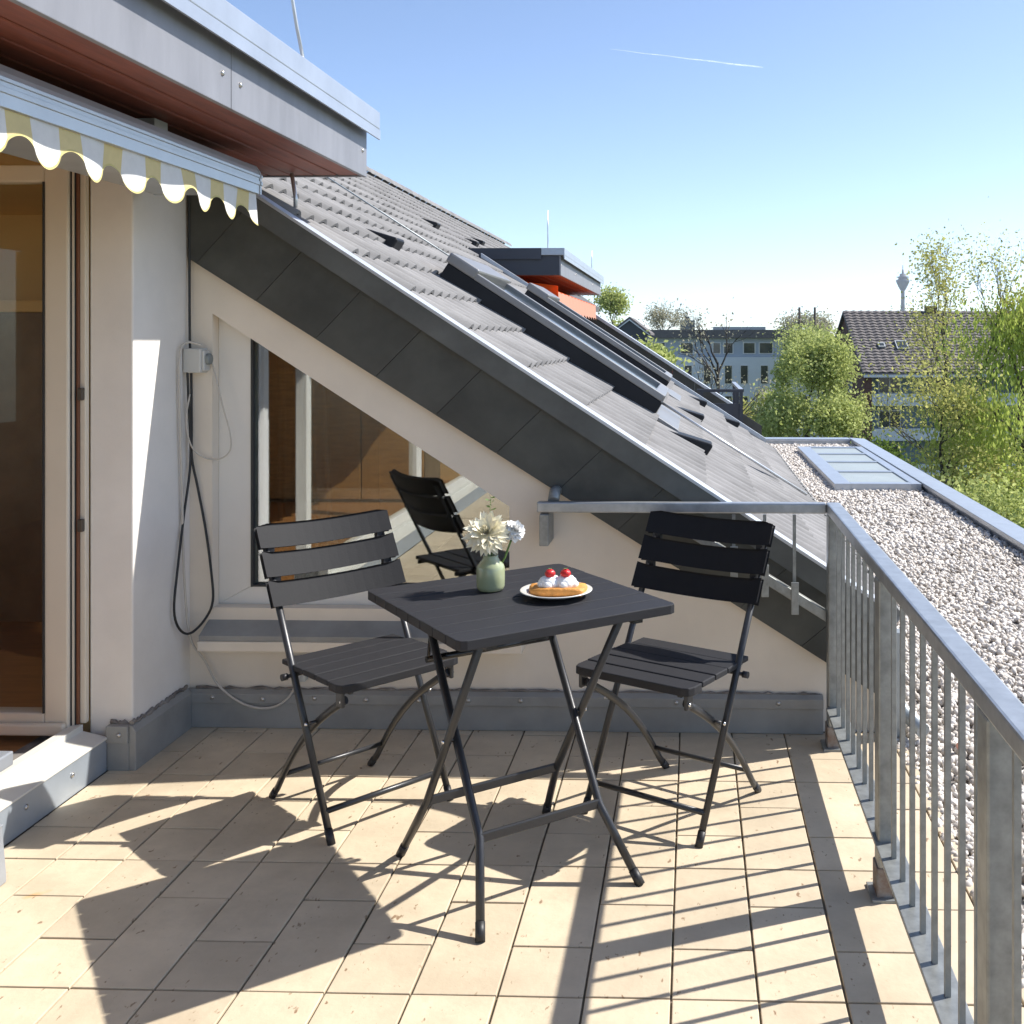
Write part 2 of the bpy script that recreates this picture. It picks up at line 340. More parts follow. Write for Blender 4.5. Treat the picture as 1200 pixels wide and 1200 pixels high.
# flat skylight
sk = thing('flat_skylight', 'flat metal framed skylight with four panes lying in the gravel', 'skylight', (1.86,12.6,0))
def fr(name, x0,x1,y0,y1,z0,z1,m): return MB().box(x0,x1,y0,y1,z0,z1).build(name, m, sk, .004)
fr('side_rail',-.42,-.25,-1.85,1.95,-.05,.062,M['cap']); fr('side_rail',.36,.46,-1.85,1.95,-.05,.064,M['cap'])
ys = [-1.85,-1.72,-.84,-.74,.12,.22,1.02,1.12,1.84,1.95]
for a, b in zip(ys[0::2], ys[1::2]): fr('cross_bar',-.25,.36,a,b,-.05,.063,M['cap'])
for a, b in zip(ys[1::2], ys[2::2]): fr('pane',-.25,.36,a,b,.035,.05,M['skypane'])
MB().box(-.25,.36,-1.72,1.84,-.05,.02).build('inner_blind', M['white_wall'], sk)

# ------------------------------------------------------------------ gable wall with trapezoid window
YW = 4.08
def zslate(x): return 1.807-.627*(x+1.932)      # lower edge of the slate band
def zroof(x): return .944-.6502*x
gw = thing('gable_wall', 'cream plastered gable wall with slate border and trapezoid window', 'wall', (0,YW,0))
wx0, wx1, wz0 = -1.885, -.713, .46
ztopw = lambda x: 1.505+.022-.642*(x+1.749)
MBp = MB()
def wall_poly(pts): MBp.prism(pts, 'y', 0, .14)
wall_poly([(-1.99,0),(wx0,0),(wx0,zslate(wx0)+.06),(-1.99,zslate(-1.99)+.06)])
wall_poly([(wx0,0),(wx1,0),(wx1,wz0),(wx0,wz0)])
wall_poly([(wx1,0),(.55,0),(.55,zslate(.55)+.06),(wx1,zslate(wx1)+.06)])
wall_poly([(wx0,ztopw(wx0)),(wx1,ztopw(wx1)),(wx1,zslate(wx1)+.06),(wx0,zslate(wx0)+.06)])
MBp.prism([(.55,0),(.72,0),(.72,zslate(.72)+.1),(.55,zslate(.55)+.06)],'y',.02,.14)
MBp.build('plaster', M['plaster'], gw)
win = MB().prism([(wx0,wz0),(wx0+.135,wz0+.075),(wx0+.135,ztopw(wx0+.135)),(wx0,ztopw(wx0))],'y',.055,.115)
win.prism([(wx0,wz0),(wx1,wz0),(wx1,wz0+.075),(wx0+.135,wz0+.075)],'y',.055,.115)
win = win.build('window', M['window_frame'], gw, .003)
MB().prism([(wx0+.135,wz0+.075),(wx1,wz0+.075),(wx1,ztopw(wx1)),(wx0+.135,ztopw(wx0+.135))],'y',.078,.084).build('pane', M['pane'], win)
MB().box(wx0+.131,wx0+.139,.05,.078,wz0+.07,ztopw(wx0+.135)-.002).build('seal', M['seal'], win)
MB().box(wx0+.139,wx1,.05,.077,wz0+.071,wz0+.078).build('seal', M['seal'], win)
sb = MB().prism([(-.085,.352),(-.085,.372),(.05,.437),(.05,.455),(.056,.455),(.056,.352)],'x',-1.90,-.655).build('window_sill', M['flash'], gw, .002)
MB().box(-1.905,-.65,-.088,.0,.312,.351).build('sill_ledge', M['plaster'], gw, .004)
MB().box(-1.86,-.66,.040,.0545,.437,.458).build('drip_strip', M['window_frame'], gw)
for x in (-1.74,-1.49,-1.2,-.95): MB().lathe([(0,0),(.006,0),(.006,.004),(0,.006)],8).build('screw', M['hinge'], gw).matrix_local = Matrix.Translation((x,.039,.447)) @ Matrix.Rotation(R(90),4,'X')
# slate plates along the slope
ang = math.atan(.64); step = .235
sx = -1.985; 
def slate_plate(xa, xb, k):
    # plate between two cuts leaning perpendicular to the slope
    lean = .20
    def clampx(x): return min(max(x,-1.965),.70)
    pts = [(clampx(xa-lean),0),(clampx(xb-lean),0),(clampx(xb),1),(clampx(xa),1)]
    P = []
    for x, t in pts:
        P.append((x, zslate(x) if t == 0 else zroof(x)-.045))
    if abs(P[0][0]-P[1][0]) < 1e-4: P = P[1:]
    elif abs(P[2][0]-P[3][0]) < 1e-4: P = P[:3]
    return MB().prism(P,'y',-.030-.0012*(k % 2)-random.uniform(0,.0006),.0).build('slate', M['slate'], gw, .0006, 1)
x = -1.97; k = 0
while x < .90:
    slate_plate(x+.0006, x+step-.0006, k); x += step; k += 1
MB().prism([(-1.965,zslate(-1.965)+.003),(.70,zslate(.70)+.003),(.70,zroof(.7)-.05),(-1.965,zroof(-1.965)-.05)],'y',-.022,-.0005).build('slate_backing', M['black'], gw)
# metal apron and verge strip above the slate
MB().prism([(-1.965,zroof(-1.965)-.075),(.70,zroof(.70)-.075),(.70,zroof(.70)+.02),(-1.965,zroof(-1.965)+.02)],'y',-.056,-.040).build('verge_apron', M['apron'], gw)
v = MB(); v.add([(-1.965,-.060,zroof(-1.965)+.021),(.72,-.060,zroof(.72)+.021),(.72,-.060,zroof(.72)+.034),(-1.965,-.060,zroof(-1.965)+.034),
       (-1.965,.052,zroof(-1.965)+.021),(.72,.052,zroof(.72)+.021),(.72,.052,zroof(.72)+.034),(-1.965,.052,zroof(-1.965)+.034)],
      [(0,1,2,3),(4,7,6,5),(3,2,6,7),(0,4,5,1),(0,3,7,4),(1,5,6,2)])
v.build('verge_strip', M['verge'], gw)
# base flashing with pressed strip and screws
MB().box(-1.99,.50,-.032,.0,0.0,.098).build('base_flashing', M['flash'], gw, .003)
MB().prism([(-.040,.098),(-.040,.134),(-.018,.146),(.0,.146),(.0,.098)],'x',-1.99,.50).build('flashing_strip', M['flash'], gw, .002)
sm = MB().lathe([(.0085,0),(.0085,.003),(.005,.006),(0,.0065)],10).mesh('screw'); sm.materials.append(M['screw'])
for i in range(12):
    o = link('screw', sm, None, gw); o.location = (-1.86+.199*i+random.uniform(-.008,.008), -.040, .118+random.uniform(-.004,.004)); o.rotation_euler = (R(90),0,0)

def bead(parent, a, b, n, r, up=.004):
    a, b = Vector(a), Vector(b); r_ = random.Random(5)
    pts = [a.lerp(b,i/n)+Vector((r_.uniform(-.002,.002), r_.uniform(-.002,.001), r_.uniform(-up,up))) for i in range(n+1)]
    return MB().tube(pts,[r*r_.uniform(.6,1.35) for _ in pts],6).build('sealant_bead', M['sealant'], parent)
M['sealant'] = mat('old_sealant', (.30,.27,.235), .9, col2=(.13,.11,.095), vscale=14, bump=.4, bscale=60)
bead(gw,(-1.945,-.010,.148),(.49,-.010,.146),110,.0065)
# room behind the gable window
rm = thing('attic_room', 'dim brown attic room behind the trapezoid window', 'room', (0,4.3,0))
MB().prism([(-1.95,.1),(.0,.1),(.0,.60),(-1.95,1.85)],'y',2.2,2.25).build('rear_wall', M['darkwood'], rm)
MB().box(-1.95,.3,-.06,2.2,.05,.1).build('floor', M['parquet'], rm)
MB().box(-2.0,-1.95,-.06,2.2,.1,2.1).build('side_wall', M['darkwood'], rm)
cu = thing('brown_curtain', 'brown curtain hanging behind the left edge of the trapezoid window', 'curtain', (-1.73,4.34,.5))
def curtain_mesh(length, height, waves, amp, taper=0):
    n = waves*8; vs = []; 
    for k in range(5):
        z = height*k/4
        for i in range(n+1):
            t = i/n; x = t*length*(1+taper*(1-k/4)); vs.append((x, amp*math.sin(t*waves*2*math.pi)+.01*math.sin(t*17), z))
    fs = [(k*(n+1)+i, k*(n+1)+i+1, (k+1)*(n+1)+i+1, (k+1)*(n+1)+i) for k in range(4) for i in range(n)]
    b = MB(); b.add(vs, fs, True); return b
curtain_mesh(.20,1.05,5,.018,.25).build('cloth', M['curtain_brown'], cu)

# ------------------------------------------------------------------ tiled roof
rf = thing('tiled_roof', 'steep roof of grey wave tiles sloping down behind the gable wall', 'roof', (0,4.08,0))
YR0, YR1 = .055, 6.32            # local Y range of the near strip (world 4.135 .. 10.4)
XR, XE = -4.1, .70
def deck(poly, y0, y1, name='roof_deck'):
    MB().prism(poly,'y',y0,y1).build(name, M['roofdeck'], rf)
deck([(XR,zroof(XR)-.02),(XE,zroof(XE)-.02),(XE,zroof(XE)-.14),(XR,zroof(XR)-.14)], .14, YR1-.02)
deck([(XR,zroof(XR)-.02),(-2.05,zroof(-2.05)-.02),(-2.05,zroof(-2.05)-.14),(XR,zroof(XR)-.14)], YR1-.02, 19.0)
MB().box(-1.98,.68,YR1-.15,YR1-.03,-.0,.3).build('far_wall', M['plaster'], rf)
MB().prism([(-1.98,.3),(.68,.3),(.68,zroof(.68)-.15),(-1.98,zroof(-1.98)-.15)],'y',YR1-.15,YR1-.03).build('far_wall', M['plaster'], rf)
MB().box(.55,.68,.16,YR1-.16,-.0,zroof(.68)-.14).build('eave_wall', M['membrane'], rf)
sl_ang = math.atan(.6502); course = .2805; TW = .30
def tile_geo():
    n = 16; vs = []; thick = .016
    def wave(t):
        a = math.sin(t*4*math.pi-math.pi/2); return .019*max(a,-.55)
    rows = [(-.012,.030),(course+.05,.004)]      # along slope up (s) , lift
    for s, l in rows:
        for i in range(n+1): vs.append((-s, TW*i/n, l+wave(i/n)))
    for i in range(n+1): vs.append((.012, TW*i/n, .030+wave(i/n)-thick))
    fs = [(i, i+1, n+1+i+1, n+1+i) for i in range(n)]+[(2*(n+1)+i, 2*(n+1)+i+1, i+1, i) for i in range(n)]
    b = MB(); b.add(vs, fs, True); b.sm[n:] = [False]*n
    return b
tg = tile_geo(); tme = tg.mesh('roof_tile'); tme.materials.append(M['rooftile'])
TV = np.array(tg.v); TF = np.array(tg.f)
windows = [(-1.36,-.22,1.47,2.40), (-1.33,-.24,3.96,4.62)]       # roof windows: x0,x1,y0,y1 local
spots = []; far = []
ncourse = int((XE-XR)/math.cos(sl_ang)/course*math.cos(sl_ang))
Rt = Matrix.Rotation(sl_ang,4,'Y')
dx = course*math.cos(sl_ang)
for r_ in range(int((XE-XR)/dx)):
    x = XE+.03-r_*dx
    for q in range(60):
        y = YR0+TW*q; 
        if x > -2.1 and y+TW > YR1+.02: break
        if y > 18.7: break
        if any(a+.05 < x-dx*.5 < b-.02 and c+.02 < y+TW/2 < d-.02 for a,b,c,d in windows): continue
        if x < -2.1 and y < .27-TW: continue
        d2 = math.dist((x, y+4.08+.15, zroof(x)), (0,0,1.5))
        spots.append((d2, x, y))
spots.sort()
for i, (d2, x, y) in enumerate(spots):
    if i < 300:
        o = link('roof_tile', tme, None, rf); o.location = (x, y, zroof(x)+random.uniform(-.002,.002)); o.rotation_euler = (random.uniform(-.006,.006), sl_ang+random.uniform(-.006,.006), random.uniform(-.006,.006))
    else:
        far.append((x, y))
Rn = np.array(Rt.to_3x3()); base = TV @ Rn.T
V = np.concatenate([base+np.array([x,y,zroof(x)+random.uniform(-.003,.003)]) for x, y in far]); F = np.concatenate([TF+i*len(TV) for i in range(len(far))])
o = link('distant_roof_tiles', fastmesh('distant_roof_tiles', V, F, True), M['rooftile'], rf); o['kind'] = 'stuff'
# ridge caps
rc = MB(); rc.add([(.09*math.cos(a),y,.09*math.sin(a)) for y in (0,.33) for a in [math.pi*i/8 for i in range(9)]], [(i,i+1,9+i+1,9+i) for i in range(8)], True); rme = rc.mesh('ridge_cap'); rme.materials.append(M['rooftile'])
for i in range(46):
    o = link('ridge_cap', rme, None, rf); o.location = (XR, 4.0+.33*i, zroof(XR)+.0); o.rotation_euler = (.02,0,0)
# far verge, gutter
v = MB(); y0, y1 = YR1-.01, YR1+.06
v.add([(-2.1,y0,zroof(-2.1)+.035),(.72,y0,zroof(.72)+.035),(.72,y0,zroof(.72)+.075),(-2.1,y0,zroof(-2.1)+.075),(-2.1,y1,zroof(-2.1)-.1),(.72,y1,zroof(.72)-.1),(.72,y1,zroof(.72)+.075),(-2.1,y1,zroof(-2.1)+.075)],
      [(0,1,2,3),(4,7,6,5),(3,2,6,7),(0,4,5,1),(0,3,7,4),(1,5,6,2)]); v.build('far_verge', M['verge'], rf)
gt = MB(); prof = [(.70+.055+.055*math.cos(a), zroof(.70)-.03+.055*math.sin(a)) for a in [math.pi+math.pi*i/8 for i in range(9)]]
gt.prism(prof+[(p[0]*.0+.70+.055+.048*math.cos(a), zroof(.70)-.03+.048*math.sin(a)) for a, p in [(2*math.pi-math.pi*i/8, (0,0)) for i in range(9)]],'y',.02,YR1)
gt.build('gutter', M['flash'], rf)
MB().tube([(.755,.10,zroof(.7)-.09),(.755,.10,.16),(.80,.02,.09),(.86,-.12,.05)], .028, 10).build('downpipe', M['zinc'], rf)
MB().box(.725,.80,-.06,.0,.0,.40).build('end_flashing', M['zinc'], rf, .003)
# roof windows: raised black side skirts, grey cover rails, dark pane
for a, b, c_, d_ in windows:
    L_ = (b-a)/math.cos(sl_ang); rw = MB().box(-L_/2,L_/2,-(d_-c_)/2,(d_-c_)/2,-.04,.115).build('roof_window', M['black'], rf, .008)
    xm = (a+b)/2; rw.matrix_local = Matrix.Translation((xm,(c_+d_)/2,zroof(xm))) @ Rt
    hw = (d_-c_)/2
    MB().box(-L_/2+.16,L_/2-.01,-hw-.006,-hw+.055,.113,.150).build('cover_rail', M['window_alu'], rw, .006)
    MB().box(-L_/2+.16,L_/2-.01,hw-.055,hw+.006,.113,.150).build('cover_rail', M['window_alu'], rw, .006)
    MB().box(L_/2-.07,L_/2-.005,-hw+.055,hw-.055,.113,.148).build('bottom_rail', M['window_alu'], rw, .006)
    MB().box(-L_/2-.015,-L_/2+.17,-hw-.012,hw+.012,.113,.172).build('top_hood', M['window_alu'], rw, .012)
    MB().box(-L_/2+.17,L_/2-.07,-hw+.055,hw-.055,.113,.128).build('pane', M['dark_pane'], rw)
    MB().box(L_/2,L_/2+.15,-hw-.03,hw+.03,.018,.040).build('apron', M['window_alu'], rw, .006)
# vent tiles
for x, y in [(-1.66,1.40),(-.03,1.36),(-.05,3.24),(-2.62,6.2),(-2.85,9.6),(-2.60,8.0),(.30,5.6),(.0,5.5)]:
    o = MB().prism([(-.16,.0),(.10,.075),(.115,.07),(.115,.0)],'y',-.075,.075).build('vent_tile', M['black'], rf, .01)
    o.matrix_local = Matrix.Translation((x,y,zroof(x)+.012)) @ Rt
# second gable (end of the neighbouring terrace), slate band
gb = thing('neighbour_gable', 'far slate clad gable band sloping behind the second terrace', 'wall', (0,15.6,0))
MB().prism([(-1.95,0),(.70,0),(.70,zroof(.7)-.40),(-1.95,zroof(-1.95)-.40)],'y',0,.12).build('plaster', M['plaster'], gb)
x = -1.95
while x < .7:
    MB().prism([(x,zroof(x)-.40),(x+.328,zroof(x+.328)-.40),(x+.328,zroof(x+.328)-.02),(x,zroof(x)-.02)],'y',-.03,.0-.001).build('slate', M['slate'], gb); x += .33
v = MB(); y0, y1 = -.05, .35
v.add([(-1.95,y0,zroof(-1.95)-.018),(.72,y0,zroof(.72)-.018),(.72,y0,zroof(.72)+.03),(-1.95,y0,zroof(-1.95)+.03),(-1.95,y1,zroof(-1.95)-.018),(.72,y1,zroof(.72)-.018),(.72,y1,zroof(.72)+.03),(-1.95,y1,zroof(-1.95)+.03)],
      [(0,1,2,3),(4,7,6,5),(3,2,6,7),(0,4,5,1),(0,3,7,4),(1,5,6,2)]); v.build('verge_strip', M['verge'], gb)
MB().box(-1.95,.72,-5.1,0,-.15,0).build('terrace_slab', M['grout'], gb)

# ------------------------------------------------------------------ dormers (ours on the left, neighbour's far)
def dormer(name, label, y0, y1, m_side, near):
    d = thing(name, label, 'dormer', (0,y0,0)); n = y1-y0
    MB().box(-4.3,-1.375,.02,n-.02,2.215,2.40).build('roof_slab', M['membrane'], d)
    # fascia sheets in lengths with visible joints
    seg = 1.29; y = n
    while y > 0:
        a = max(0,y-seg)
        fa = MB().box(-1.374,-1.357,a+.0015,y-.0015,2.188,2.392).build('fascia_sheet', M['fascia'], d, .002)
        for yy in (a+.06, y-.06):
            s = link('screw', sm, None, fa); s.location = (-1.357,yy,2.285+.012*math.sin(yy*9)); s.rotation_euler = (0,R(90),0)
        y -= seg; seg = 2.03
    for yy, sgn in ((n,1),(0,-1)):
        MB().box(-4.2,-1.376,min(yy,yy-sgn*.018),max(yy,yy-sgn*.018),2.189,2.392).build('end_fascia', m_side, d, .002)
    MB().box(-1.55,-1.313,-.04,n+.04,2.393,2.466).build('roof_cap', M['cap'], d, .004)
    MB().box(-1.320,-1.3125,-.041,n+.041,2.352,2.392).build('cap_drip', M['cap'], d)
    for yy in (n+.034,-.041): MB().box(-4.2,-1.551,yy,yy+.007,2.352,2.466).build('cap_drip', M['cap'] if near else m_side, d)
    # soffit boards run along the eave
    x = -1.377
    while x > -2.12:
        MB().box(x-.092,x-.004,.02,n-.02,2.194,2.212).build('soffit_board', M['soffit'], d, .003, 1); x -= .096
    MB().box(-2.2,-1.378,.02,n-.02,2.2125,2.2145).build('soffit_back', M['black'], d)
    return d
dm = dormer('dormer', 'near grey flat-roofed dormer with red wood soffit and open terrace door', -2.3, 4.35, M['fascia'], True)
o0 = 2.3     # local y = world y + 2.3
def W(y): return y+o0
# pier with plaster, between door and gable wall
MB().box(-2.13,-1.975,W(3.66),W(4.22),0,2.193).build('pier', M['pier'], dm, .006)
MB().box(-2.21,-2.131,W(3.70),W(4.22),0,2.193).build('inner_pier', M['ochre'], dm)
fp = [(-1.974,.0),(-1.950,.0),(-1.950,.135),(-1.962,.155),(-1.974,.16)]
MB().prism(fp,'y',W(3.632),W(4.045)).build('pier_flashing', M['flash'], dm, .002)
MB().box(-2.052,-1.9745,W(3.630),W(3.659),0,.098).build('pier_flashing', M['flash'], dm, .002)
MB().box(-2.052,-1.9745,W(3.622),W(3.659),.099,.158).build('pier_flashing', M['flash'], dm, .002)
s = link('screw', sm, None, dm); s.location = (-2.005,W(3.622),.128); s.rotation_euler = (R(90),0,0)
bead(dm,(-1.970,W(3.64),.162),(-1.970,W(4.05),.160),34,.0075,.006); bead(dm,(-2.05,W(3.655),.160),(-1.972,W(3.655),.160),10,.0075,.005)
# door sill along the facade
MB().box(-2.075,-2.050,W(-2.2),W(3.628),0,.112).build('sill_flashing', M['sheet'], dm, .002)
MB().prism([(-2.046,.1125),(-2.046,.120),(-2.135,.140),(-2.135,.163),(-2.175,.163),(-2.175,.1125)],'y',W(-2.2),W(3.628)).build('threshold', M['threshold'], dm, .002)
for y in [3.42,3.18,2.92,2.66,2.4,2.1,1.8]:
    s = link('screw', sm, None, dm); s.location = (-2.050,W(y),.072); s.rotation_euler = (0,R(90),0)
MB().box(-2.30,-2.12,W(-2.2),W(3.655),-.05,.1115).build('sill_core', M['membrane'], dm)
# door lintel and jambs
MB().box(-2.25,-2.10,W(-2.2),W(3.659),2.125,2.193).build('lintel', M['soffit'], dm)
MB().box(-2.185,-2.131,W(3.635),W(3.659),.163,2.125).build('door_jamb', M['frame'], dm, .003)
MB().box(-2.1565,-2.148,W(3.622),W(3.6345),.163,2.125).build('door_jamb', M['edgewood'], dm, .002)
MB().box(-2.171,-2.168,W(3.612),W(3.6345),.163,2.125).build('jamb_seal', M['seal'], dm)
MB().box(-2.1675,-2.161,W(3.616),W(3.6345),.163,2.125).build('jamb_strip', M['frame'], dm)
MB().box(-2.1605,-2.157,W(3.620),W(3.6345),.163,2.125).build('jamb_seal', M['seal'], dm)
for z in (1.32,.86):
    MB().box(-2.150,-2.132,W(3.615),W(3.634),z-.022,z+.022).build('hinge', M['hinge'], dm, .003)
# open leaf, swung inwards, seen flat on
lf = MB()
Z0, Z1, XR_, XL_ = .150, 2.120, -2.172, -3.07; fw = .085
for b_ in ((XR_-fw,XR_,Z0,Z1),(XL_,XL_+fw,Z0,Z1),(XL_+fw,XR_-fw,Z0,Z0+.06),(XL_+fw,XR_-fw,Z1-.06,Z1)):
    lf.box(b_[0],b_[1],W(3.60),W(3.665),b_[2],b_[3])
lf = lf.build('door_leaf', M['frame'], dm, .006)
MB().box(XL_+fw,XR_-fw,W(3.630),W(3.636),Z0+.06,Z1-.06).build('pane', M['leafpane'], lf)
MB().box(XL_+.01,XR_-.004,W(3.575),W(3.5995),Z0-.012,Z0+.03).build('weather_bar', M['frame'], lf, .008)
MB().box(XR_-fw-.004,XR_-fw+.002,W(3.596),W(3.604),Z0+.06,Z1-.06).build('glazing_bead', M['seal'], lf)
# fixed glazing nearer than the door
def glazing(y0, y1):
    f = MB()
    for a, b, z0, z1 in ((y0,y0+.07,.163,2.12),(y1-.07,y1,.163,2.12),(y0+.07,y1-.07,.163,.24),(y0+.07,y1-.07,2.05,2.12)):
        f.box(-2.20,-2.135,W(a),W(b),z0,z1)
    f = f.build('window', M['window_frame'], dm, .005)
    MB().box(-2.172,-2.166,W(y0+.07),W(y1-.07),.24,2.05).build('pane', M['leafpane'], f)
glazing(.15,2.55); glazing(-1.9,.148)
# interior of the room
rm2 = thing('living_room', 'warm brown room seen through the open terrace door', 'room', (-3.5,2,0))
MB().box(-1.6,1.22,-4.2,4.2,.06,.11).build('floor', M['parquet'], rm2)
MB().box(-1.6,1.37,-4.2,4.2,2.19,2.21).build('ceiling', M['ochre'], rm2)
for a_, b_, z0_, z1_ in ((-4.2,-2.6,0,2.19),(-.6,.6,0,2.19),(3.4,4.2,0,2.19),(-2.6,-.6,0,.9),(.6,3.4,0,.8)): MB().box(-1.65,-1.6,a_,b_,z0_,z1_).build('rear_wall', M['ochre'], rm2)  # openings added in this unseen wall so daylight brightens the interior
for a_, b_, z0_ in ((-2.6,-.6,.9),(.6,3.4,.8)): MB().box(-1.63,-1.62,a_,b_,z0_,2.19).build('added_daylight_pane', M['leafpane'], rm2)  # added panes, out of view, letting skylight into the dark room
MB().box(-1.6,1.5,3.6,3.65,.11,2.19).build('end_wall', M['ochre'], rm2)
MB().box(-1.6,1.4,-4.25,-4.2,.11,2.19).build('end_wall', M['ochre'], rm2)
wd = thing('wardrobe', 'brown wooden wardrobe inside, reflected in the trapezoid window', 'wardrobe', (-3.42,-.75,.11), R(90))
MB().box(-.55,0,-1.1,1.1,0,2.0).build('carcass', M['darkwood'], wd)
for i in range(4):
    dd = MB().box(.001,.022,-1.09+.55*i,-.55+.55*i,.03,1.98).build('door', M['wood'], wd, .004)
    MB().box(.023,.04,-.60+.55*i,-.585+.55*i,.8,1.1).build('handle', M['alu'], dd)
cb = thing('low_cabinet', 'dark brown cabinet with pale top edge behind the door glass', 'cabinet', (-3.6,5.35,.11))
MB().box(-1.1,1.3,-.2,.24,0,1.54).build('carcass', M['darkwood'], cb)
MB().box(-1.12,1.32,-.22,.24,1.541,1.60).build('top_board', M['ochre'], cb, .005)
wc = thing('white_curtain', 'white curtain gathered beside the open terrace door', 'curtain', (-2.32,2.62,.16))
c_ = curtain_mesh(.26,1.93,5,.02,.3).build('cloth', M['curtain_white'], wc); c_.rotation_euler = (0,0,R(90))

dm2 = dormer('neighbour_dormer', 'far dark flat-roofed dormer with orange awning on the tiled roof', 10.8, 15.5, M['navy'], False)
MB().box(-3.0,-2.05,.3,4.5,.0,2.193).build('wall', M['navy'], dm2)
MB().box(-2.055,-2.04,.8,4.0,.1,2.0).build('window', M['dark_pane'], dm2)
oa = thing('orange_awning', 'orange awning under the far dormer with sunlit pale valance', 'awning', (-1.6,11.0,2.19))
MB().prism([(-.40,-.02),(.19,-.16),(.19,-.168),(-.40,-.03)],'y',.0,4.2).build('cloth', M['orange'], oa)
va = MB(); n = 60
vs = [(.192+.006*math.sin(i*1.3), 4.2*i/n, -.165) for i in range(n+1)]+[(.20+.01*math.sin(i*1.3), 4.2*i/n, -.36-.02*math.cos(i*2*math.pi/5)) for i in range(n+1)]
va.add(vs,[(i,n+1+i,n+2+i,i+1) for i in range(n)],True); va.build('valance', M['pink'], oa)
MB().prism([(-.46,-.02),(.19,-.10),(.19,-.30),(.0,-.33),(-.2,-.31),(-.46,-.34)],'y',-.010,-.002).build('side_cloth', M['orange'], oa)
nr = thing('neighbour_railing', 'small dark screened railing on the neighbouring terrace', 'railing', (.55,12.0,0))
for x, y in ((0,0),(-.45,0),(0,1.0),(0,2.0)): MB().box(x-.02,x+.02,y-.02,y+.02,0,.93).build('post', M['navy'], nr)
MB().box(-.5,.03,-.025,.025,.931,.965).build('top_rail', M['navy'], nr); MB().box(-.025,.025,.026,2.2,.931,.965).build('top_rail', M['cap'], nr)
MB().box(-.48,.0,-.008,.008,.1,.80).build('screen', M['navy'], nr)
ch = thing('chimney', 'dark sheet clad chimney box at the roof ridge', 'chimney', (-4.83,21.5,3.0))
MB().box(-.33,.33,-.5,.5,0,.56).build('body', M['navy'], ch); 
for z in (.57,.68): MB().box(-.36,.36,-.53,.53,z,z+.07).build('louvre', M['navy'], ch)
MB().box(-.38,.38,-.55,.55,.79,.84).build('lid', M['navy'], ch); MB().box(-.25,.25,-.4,.4,.56,.79).build('flue', M['zinc'], ch)
# lightning rods and cables
def rod(name,label,pts,r,m=None):
    b = Vector(pts[0]); o = MB().tube([Vector(p)-b for p in pts], r, 6).build(name, m or M['alu']); o.location = b; return tag(o, label, 'lightning rod')
rod('lightning_rod','thin lightning rod rising above the near dormer roof',[(-1.40,3.78,2.466),(-1.405,3.70,2.62),(-1.45,3.55,3.2)],.006)
rod('lightning_rod','tall thin rod above the far dormer roof',[(-1.60,11.6,2.466),(-1.60,11.6,2.95)],.006)
rod('lightning_rod','shortest thin rod at the far end of the far dormer roof',[(-1.44,15.0,2.466),(-1.44,15.0,2.80)],.006)
def cable(name,label,pts,r,m,cat='cable'):
    b = Vector(pts[0]); o = MB().tube([Vector(p)-b for p in pts], r, 8).build(name, m); o.location = b; return tag(o,label,cat)
cable('lightning_wire','thin wire running up the upper roof tiles from the window',[(x,y,zroof(x)+.075) for x,y in ((-1.40,7.0),(-2.2,6.95),(-3.0,6.9),(-3.9,6.85))],.006,M['zinc'])
cable('lightning_wire','pale wire running down the lower roof tiles to the gutter',[(x,y,zroof(x)+.075) for x,y in ((-.24,6.30),(.25,6.42),(.70,6.5))],.009,M['alu'])
cable('wall_bracket_rod','short bent metal rod standing on the roof edge below the dormer',[(-1.62,4.25,2.05),(-1.62,4.25,2.09),(-1.635,4.25,2.19)],.008,M['alu'],'rod')

# ------------------------------------------------------------------ striped awning
XA = -1.546; YA = 3.715
aw = thing('striped_awning', 'rolled up awning with yellow and white scalloped valance above the door', 'awning', (XA,YA,2.031))
LA = 4.6
prof = [(0,0),(0,.030),(.004,.032),(.004,.044),(0,.046),(0,.056),(.004,.058),(.004,.066),(0,.068),(-.004,.080),(-.018,.100),(-.05,.112),(-.30,.112),(-.38,.07),(-.38,-.0)]
MB().prism(prof,'y',-LA,0).build('cassette', M['awn_metal'], aw)
MB().prism([(p[0]*1.02+.003,p[1]*1.03-.002) for p in prof],'y',.001,.012).build('end_cap', M['awn_metal'], aw)
for yy in (-.5,-2.2,-4.0): MB().box(-.46,-.10,yy-.04,yy+.04,.113,.157).build('bracket', M['awn_metal'], aw)
# valance: stripes of cloth, each its own piece; dips are white, arches yellow
pitch = .205; nb = int(LA/pitch)
def edge(y): 
    t = ((y)/pitch) % 1.0
    v = math.cos(2*math.pi*t); return -.078-.030*math.copysign(abs(v)**.6,v)
def sway(y, z): return .008*math.sin(y*9)+.006*math.sin(y*23+1)-(.004*z*10)
def stripe(y0, y1, m, name):
    n = 14; top = []; bot = []; hem = []
    for i in range(n+1):
        y = y0+(y1-y0)*i/n; e = edge(y)
        top.append((-.012+sway(y,0)*.2, y, -.001)); bot.append((-.012+sway(y,e), y, e)); hem.append((-.012+sway(y,e)+.002, y, e-.006))
    o = MB().add(top+bot,[(i,n+1+i,n+2+i,i+1) for i in range(n)],True).build(name, m, aw)
    MB().add([(p[0]-.002,p[1],p[2]+.006) for p in bot]+hem,[(i,n+1+i,n+2+i,i+1) for i in range(n)],True).build('hem', M['hem'], o)
y = -.012
for k in range(nb):
    yc = -k*pitch
    stripe(yc-pitch*.28, min(yc+pitch*.28,-.004), M['white_cloth'], 'white_stripe')
    stripe(yc-pitch*.72, yc-pitch*.28, M['yellow_cloth'], 'yellow_stripe')

